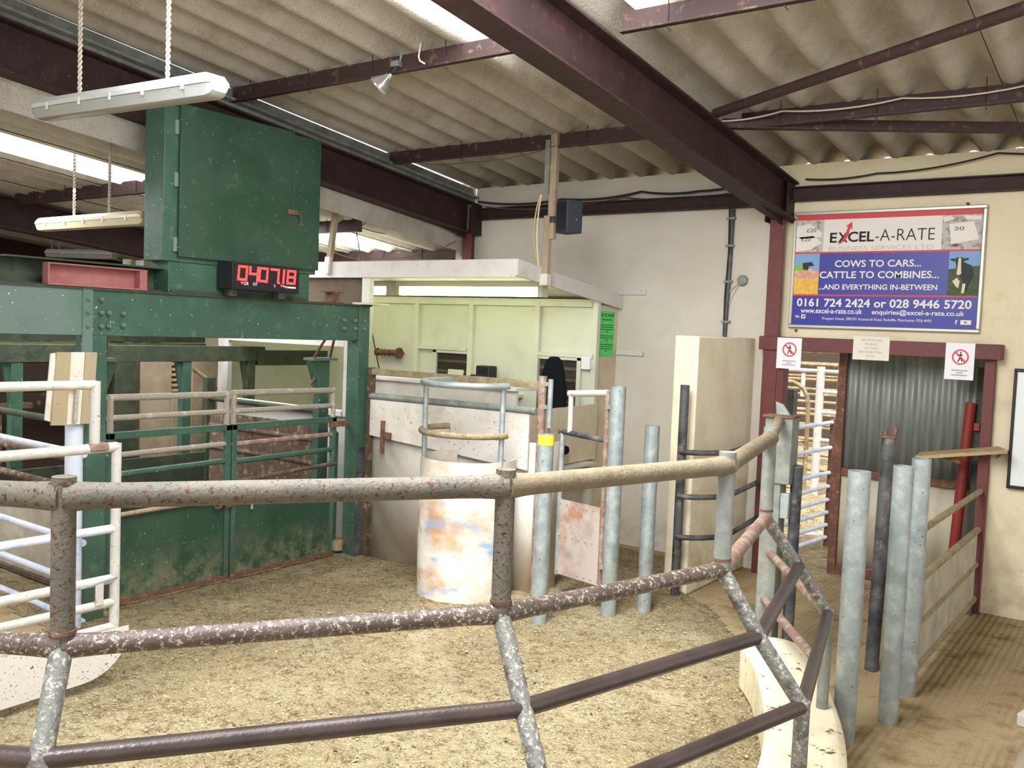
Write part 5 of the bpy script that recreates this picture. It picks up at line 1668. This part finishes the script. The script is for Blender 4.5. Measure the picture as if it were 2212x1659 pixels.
for m_, off, lab in (('cable_white', 0, 'white cable running down the timber hanger beside the speaker'), ('cable_yellow', .04, 'yellow cable looping left of the timber hanger by the speaker')):
    pts = arc((-4.50 - off * .2, 6.59, 3.28), (-4.56 - off * 1.6, 6.58, 2.95), (-4.485, 6.585, 2.62), 12)
    tag(MB().path(pts, .007, 8).build('cable', m_), lab, 'cable')
t = thing('timber_hanger', 'timber hanger from the left rafter down to the booth fascia, right of the tower', 'hanger', (-6.72, 6.25, 2.56))
a_, b_ = aty(741, 335, 6.3), aty(709, 585, 6.24)
MB().bar(b_, a_, .055, .045, (0, 1, 0)).build('post', 'timber', t, bevel=.003)
MB().bar(b_ + V(-.0, -.02, -.03), b_.lerp(a_, .12) + V(0, -.02, 0), .065, .03, (0, 1, 0)).build('painted_foot', 'booth_white', t)
# cables tangled right of the tower
for k, (pp, lab) in enumerate((([aty(760, 430, 6.5), aty(778, 470, 6.6), aty(770, 500, 6.6), aty(780, 560, 6.6)], 'thin cable dangling from the left rafter in front of the rooflight'),
                               ([aty(768, 425, 6.5), aty(790, 480, 6.6), aty(776, 490, 6.6), aty(832, 505, 6.8)], 'looped thin cable under the left rafter beside the hanging bracket'),
                               ([aty(720, 545, 6.7), aty(800, 562, 7.2), aty(930, 545, 7.6), aty(985, 520, 7.8)], 'cable sagging over the booth roof in front of the red purlin'))):
    cable('cable', pp, .005, 'cable_dusty', lab)
p = aty(752, 420, 6.6)
t = thing('hanging_bracket', 'brown rusty plate bracket hanging below the left rafter', 'bracket', (p.x, 6.6, p.z))
MB().box((p.x - .06, 6.56, p.z - .28), (p.x + .12, 6.60, p.z + .06)).build('plate', 'maroon', t)
MB().box((p.x + .10, 6.55, p.z - .3), (p.x + .13, 6.61, p.z + .06)).build('flange', 'maroon', t)

# ================================================================== LEFT BACKGROUND
mb = MB().box((-11.6, .5, 0), (-11.2, 7.9, 1.50))
structure(mb, 'wall_rubble', 'stone')
t = thing('timber_lintel', 'old timber beam lying along the top of the rubble wall', 'timber', (-11.4, 4, 1.5))
MB().box((-11.6, .5, 1.5), (-11.15, 7.9, 1.58)).build('beam', 'plank', t)
MB().box((-11.2, 1.0, 1.16), (-11.13, 6.0, 1.24)).build('rail', 'maroon_lit', t)
t = thing('concrete_partition', 'grey-brown concrete partition with a stack of slats behind the weigh crate', 'partition', (-9.0, 6.1, 0))
MB().box((-9.05, 5.60, 0), (-8.9, 5.98, 1.62)).box((-9.05, 6.18, 0), (-8.9, 6.95, 1.62)).box((-9.05, 5.98, 0), (-8.9, 6.18, 1.20)).build('slab', 'concrete', t, bevel=.01)
for k in range(7):
    MB().box((-9.04, 5.98, 1.22 + k * .058), (-8.92, 6.18, 1.25 + k * .058)).build('slat', 'plank', t)
t = thing('slanted_handrail', 'slanting grey pipe handrail with an orange clamp behind the double gate', 'handrail', (-8.4, 6.1, 1.3))
a_, b_ = atx(415, 795, -8.62), atx(502, 858, -8.58)
MB().path([a_, b_], .024, 12).build('pipe', 'rail_dirty', t)
m_ = a_.lerp(b_, .64)
MB().path([m_.lerp(a_, .08), m_.lerp(b_, .12)], .034, 12).build('clamp', 'rose', t)
MB().path([m_, V(m_.x, m_.y, 0)], .02, 10).build('leg', 'rose', t)
MB().path([a_, V(a_.x, a_.y, 0)], .02, 10).build('leg', 'rail_dirty', t)
# green sack
p = atx(452, 965, -8.95)
mb = MB().lathe((p.x, p.y, p.z - .28), [(0, 0), (.16, .01), (.2, .1), (.19, .3), (.15, .42), (.06, .47), (.1, .52), (0, .53)], 20)
for v in mb.v:
    v += Vector((MN.noise(v * 7), MN.noise(v * 7 + Vector((5, 0, 0))), MN.noise(v * 7 + Vector((0, 9, 0))))) * .035
o = mb.build('feed_sack', 'sack', None)
tag(o, 'crumpled bright green plastic sack behind the double gate', 'sack')
mb = MB().box((p.x - .25, p.y - .3, 0), (p.x + .25, p.y + .3, p.z - .28))
tag(mb.build('concrete_block', 'concrete', None, bevel=.02), 'dirty concrete block the green sack stands on', 'block')
# brown pen with uprights seen left of the far gantry posts
t = thing('red_pen_gate', 'narrow pen gate with red and cream uprights left of the concrete partition', 'gate', (-8.8, 5.05, 0))
for i, (y, m_) in enumerate(((4.88, 'booth_white'), (4.98, 'rail_dirty'), (5.06, 'rail_dirty'), (5.14, 'maroon_lit'))):
    MB().box((-8.82, y - .018, 0), (-8.78, y + .018, 1.48)).build('upright', m_, t)
MB().box((-8.83, 4.80, 1.05), (-8.77, 5.2, 1.10)).build('rail', 'rail_brown', t)
MB().box((-8.83, 4.80, 1.46), (-8.77, 5.2, 1.50)).build('rail', 'rail_brown', t)
mb = MB().box((-8.98, 5.24, 0), (-8.78, 5.48, 1.75))
tag(mb.build('dark_post', 'green_dark', None, bevel=.005), 'broad dark green post left of the concrete partition', 'post')
# brown stall side deep in the left background
t = thing('stall_side', 'brown timber stall side left of the boarded post', 'stall', (-9.8, 3.6, 0))
for k, z in enumerate((.2, .5, .8)):
    MB().box((-9.85, 2.0, z), (-9.8, 4.6, z + .22)).build('board', 'dark_board' if k % 2 else 'rail_brown', t)
MB().box((-9.86, 2.0, 1.08), (-9.76, 4.9, 1.14)).build('top_board', 'rail_brown', t)
for y in (2.4, 4.35):
    MB().box((-9.9, y, 0), (-9.78, y + .14, 1.1)).build('post', 'maroon', t)
# distant posts on the cream wall
for (px, w, m_, lab) in ((100, .09, 'sign_red', 'thin red post in front of the distant cream wall at the left'), (72, .10, 'galv_dull', 'thin grey post in front of the distant cream wall at the left')):
    q = atx(px, 715, -15.6)
    mb = MB().box((-15.66, q.y - w / 2, 0), (-15.56, q.y + w / 2, 2.6))
    tag(mb.build('wall_post', m_), lab, 'post')
q0, q1 = atx(432, 735, -14.6), atx(502, 735, -14.6)
t = thing('white_cladding', 'distant white ribbed cladding with a red rail seen under the gantry beam', 'cladding', (-14.6, q0.y, 0))
n = 60
vs = []
for i in range(n + 1):
    y = q0.y + (q1.y + .4 - q0.y) * i / n
    vs += [(-14.6 + .02 * math.sin(i * 1.2), y, 0), (-14.6 + .02 * math.sin(i * 1.2), y, 2.3)]
o = MB().add(vs, [(2 * i, 2 * i + 2, 2 * i + 3, 2 * i + 1) for i in range(n)]).build('sheet', 'paper', t)
s = o.modifiers.new('thickness', 'SOLIDIFY'); s.thickness = .004
MB().box((-14.57, q0.y, 1.70), (-14.52, q1.y + .4, 1.80)).build('rail', 'sign_red', t)
mb = MB().box((-12.6, 6.2, 1.60), (-12.4, 8.0, 1.66)).box((-12.6, 6.2, 1.72), (-12.4, 8.0, 1.77)).box((-12.6, 6.3, 0), (-12.4, 6.4, 1.77)).box((-12.6, 7.8, 0), (-12.4, 7.9, 1.77))
tag(mb.build('timber_rack', 'plank'), 'pale timber rack with long boards behind the far gantry', 'rack')

# ================================================================== OUTDOOR PENS SEEN THROUGH THE DOORWAY
mb = MB().box((-14, 8.3, -.2), (6, 26, -.02))
o = structure(mb, 'ground', 'dirt')
# pale blue yard gate just outside, running away from the wall
t = thing('yard_gate', 'pale blue yard gate with seven low bars just outside the doorway', 'gate', (-2.85, 9.1, 0))
ga, gb = Vector((-2.96, 8.45, 0)), Vector((-2.78, 9.55, 0))
for z in (1.26, 1.0, .74, .60, .46, .33, .20, .07):
    MB().path([ga + V(0, 0, z), gb + V(0, 0, z + .03)], .021, 12).build('bar', 'blue_white', t)
MB().path([gb, gb + V(0, 0, 1.32)], .03, 12).build('end_upright', 'rust', t)
MB().path([ga, ga + V(0, 0, 1.32)], .03, 12).build('end_upright', 'blue_white', t)
t = thing('blue_hopper', 'pale blue steel panel with a rolled top edge behind the gate post', 'panel', (-3.05, 9.0, 0))
p0, p1 = aty(1686, 850, 9.0), aty(1718, 850, 9.0)
MB().box((p0.x - .3, 8.98, .98), (p1.x, 9.0, 1.60)).build('sheet', 'blue_white', t)
MB().path([(p0.x - .3, 8.97, 1.60), (p1.x, 8.97, 1.60)], .028, 12).build('rolled_edge', 'blue_white', t)
MB().box((p1.x - .05, 8.9, .95), (p1.x + .02, 9.02, 1.63)).build('channel', 'dark_post', t, bevel=.003)
MB().bar((p1.x - .25, 8.95, 1.40), (p1.x, 8.95, 1.56), .02, .03).build('strut', 'rust', t)
MB().path([(p1.x - .3, 8.99, 0), (p1.x - .3, 8.99, 1.2)], .03, 10).build('leg', 'galv_dull', t)
# white yard post with short rails
q = aty(1762, 1000, 12.6)
t = thing('white_yard_post', 'tall white post with short white rails in the yard beyond the doorway', 'post', (q.x, 12.6, 0))
zt_ = zat(1766, 792, (q.x, 12.6))
MB().path([(q.x, 12.6, -.02), (q.x, 12.6, zt_)], .055, 14).build('post', 'white_paint', t)
for z in (zt_ - .06, zt_ - .34, zt_ - .62, zt_ - 1.0):
    MB().path([(q.x - .8 if z > zt_ - .1 else q.x, 12.6, z), (q.x + 1.2, 12.62, z)], .028, 10).build('rail', 'white_paint', t)
MB().path([(q.x - .22, 12.55, zt_ - .1), (q.x - .22, 12.55, zt_ - .42)], .03, 10).build('short_upright', 'white_paint', t)
# arched gate
q = aty(1745, 900, 11.5)
t = thing('arched_gate', 'dung brown gate with a rounded corner in the yard beyond the doorway', 'gate', (q.x - .6, 11.5, 0))
za = zat(1700, 823, (q.x - .3, 11.5))
MB().path([(q.x - 1.4, 11.5, za), (q.x - .35, 11.5, za)] + arc((q.x - .3, 11.5, za), (q.x, 11.5, za), (q.x, 11.5, za - .35), 6) + [(q.x, 11.5, .0)], .028, 12).build('frame', 'pen_rail', t)
for z in (.25, .45, .65, .85, 1.05, 1.25):
    MB().path([(q.x - 1.4, 11.5, z), (q.x, 11.5, z)], .02, 10).build('bar', 'pen_rail', t)
# rows of cattle pens behind
for k, (y, zt_, n_) in enumerate(((14.0, 1.75, 8), (16.0, 1.95, 9), (18.5, 2.15, 9))):
    x0, x1 = -.42 * y, -.22 * y
    t = thing('pen_fence', ('nearest', 'middle', 'farthest')[k] + ' of the brown barred pen fences in the yard beyond the doorway', 'fence', ((x0 + x1) / 2, y, 0), 'yard pen fences')
    for i in range(n_):
        z = .15 + (zt_ - .15) * i / (n_ - 1)
        MB().path([(x0, y, z), (x1, y + .05, z + .02)], .026, 10).build('bar', 'pen_rail', t)
    for i in range(4):
        x = x0 + (x1 - x0) * i / 3
        MB().path([(x, y, -.02), (x, y, zt_ + .06)], .035, 10).build('post', 'pen_rail', t)
mb = MB()
for i in range(7):
    for j in range(4):
        pass
hp_ = MB().lathe((-3.55, 11.0, -.02), [(.75, 0), (.6, .12), (.35, .22), (.12, .26), (0, .27)], 22)
for v in hp_.v:
    v.z += .05 * MN.noise(v * 5) if v.z > .02 else 0
tag(hp_.build('straw_heap', 'sawdust', None), 'trodden heap of straw in the yard beyond the doorway', 'straw')
structure(MB().box((-14, 20.5, -.2), (4, 20.8, 3.2)), 'wall_yard', 'stone')
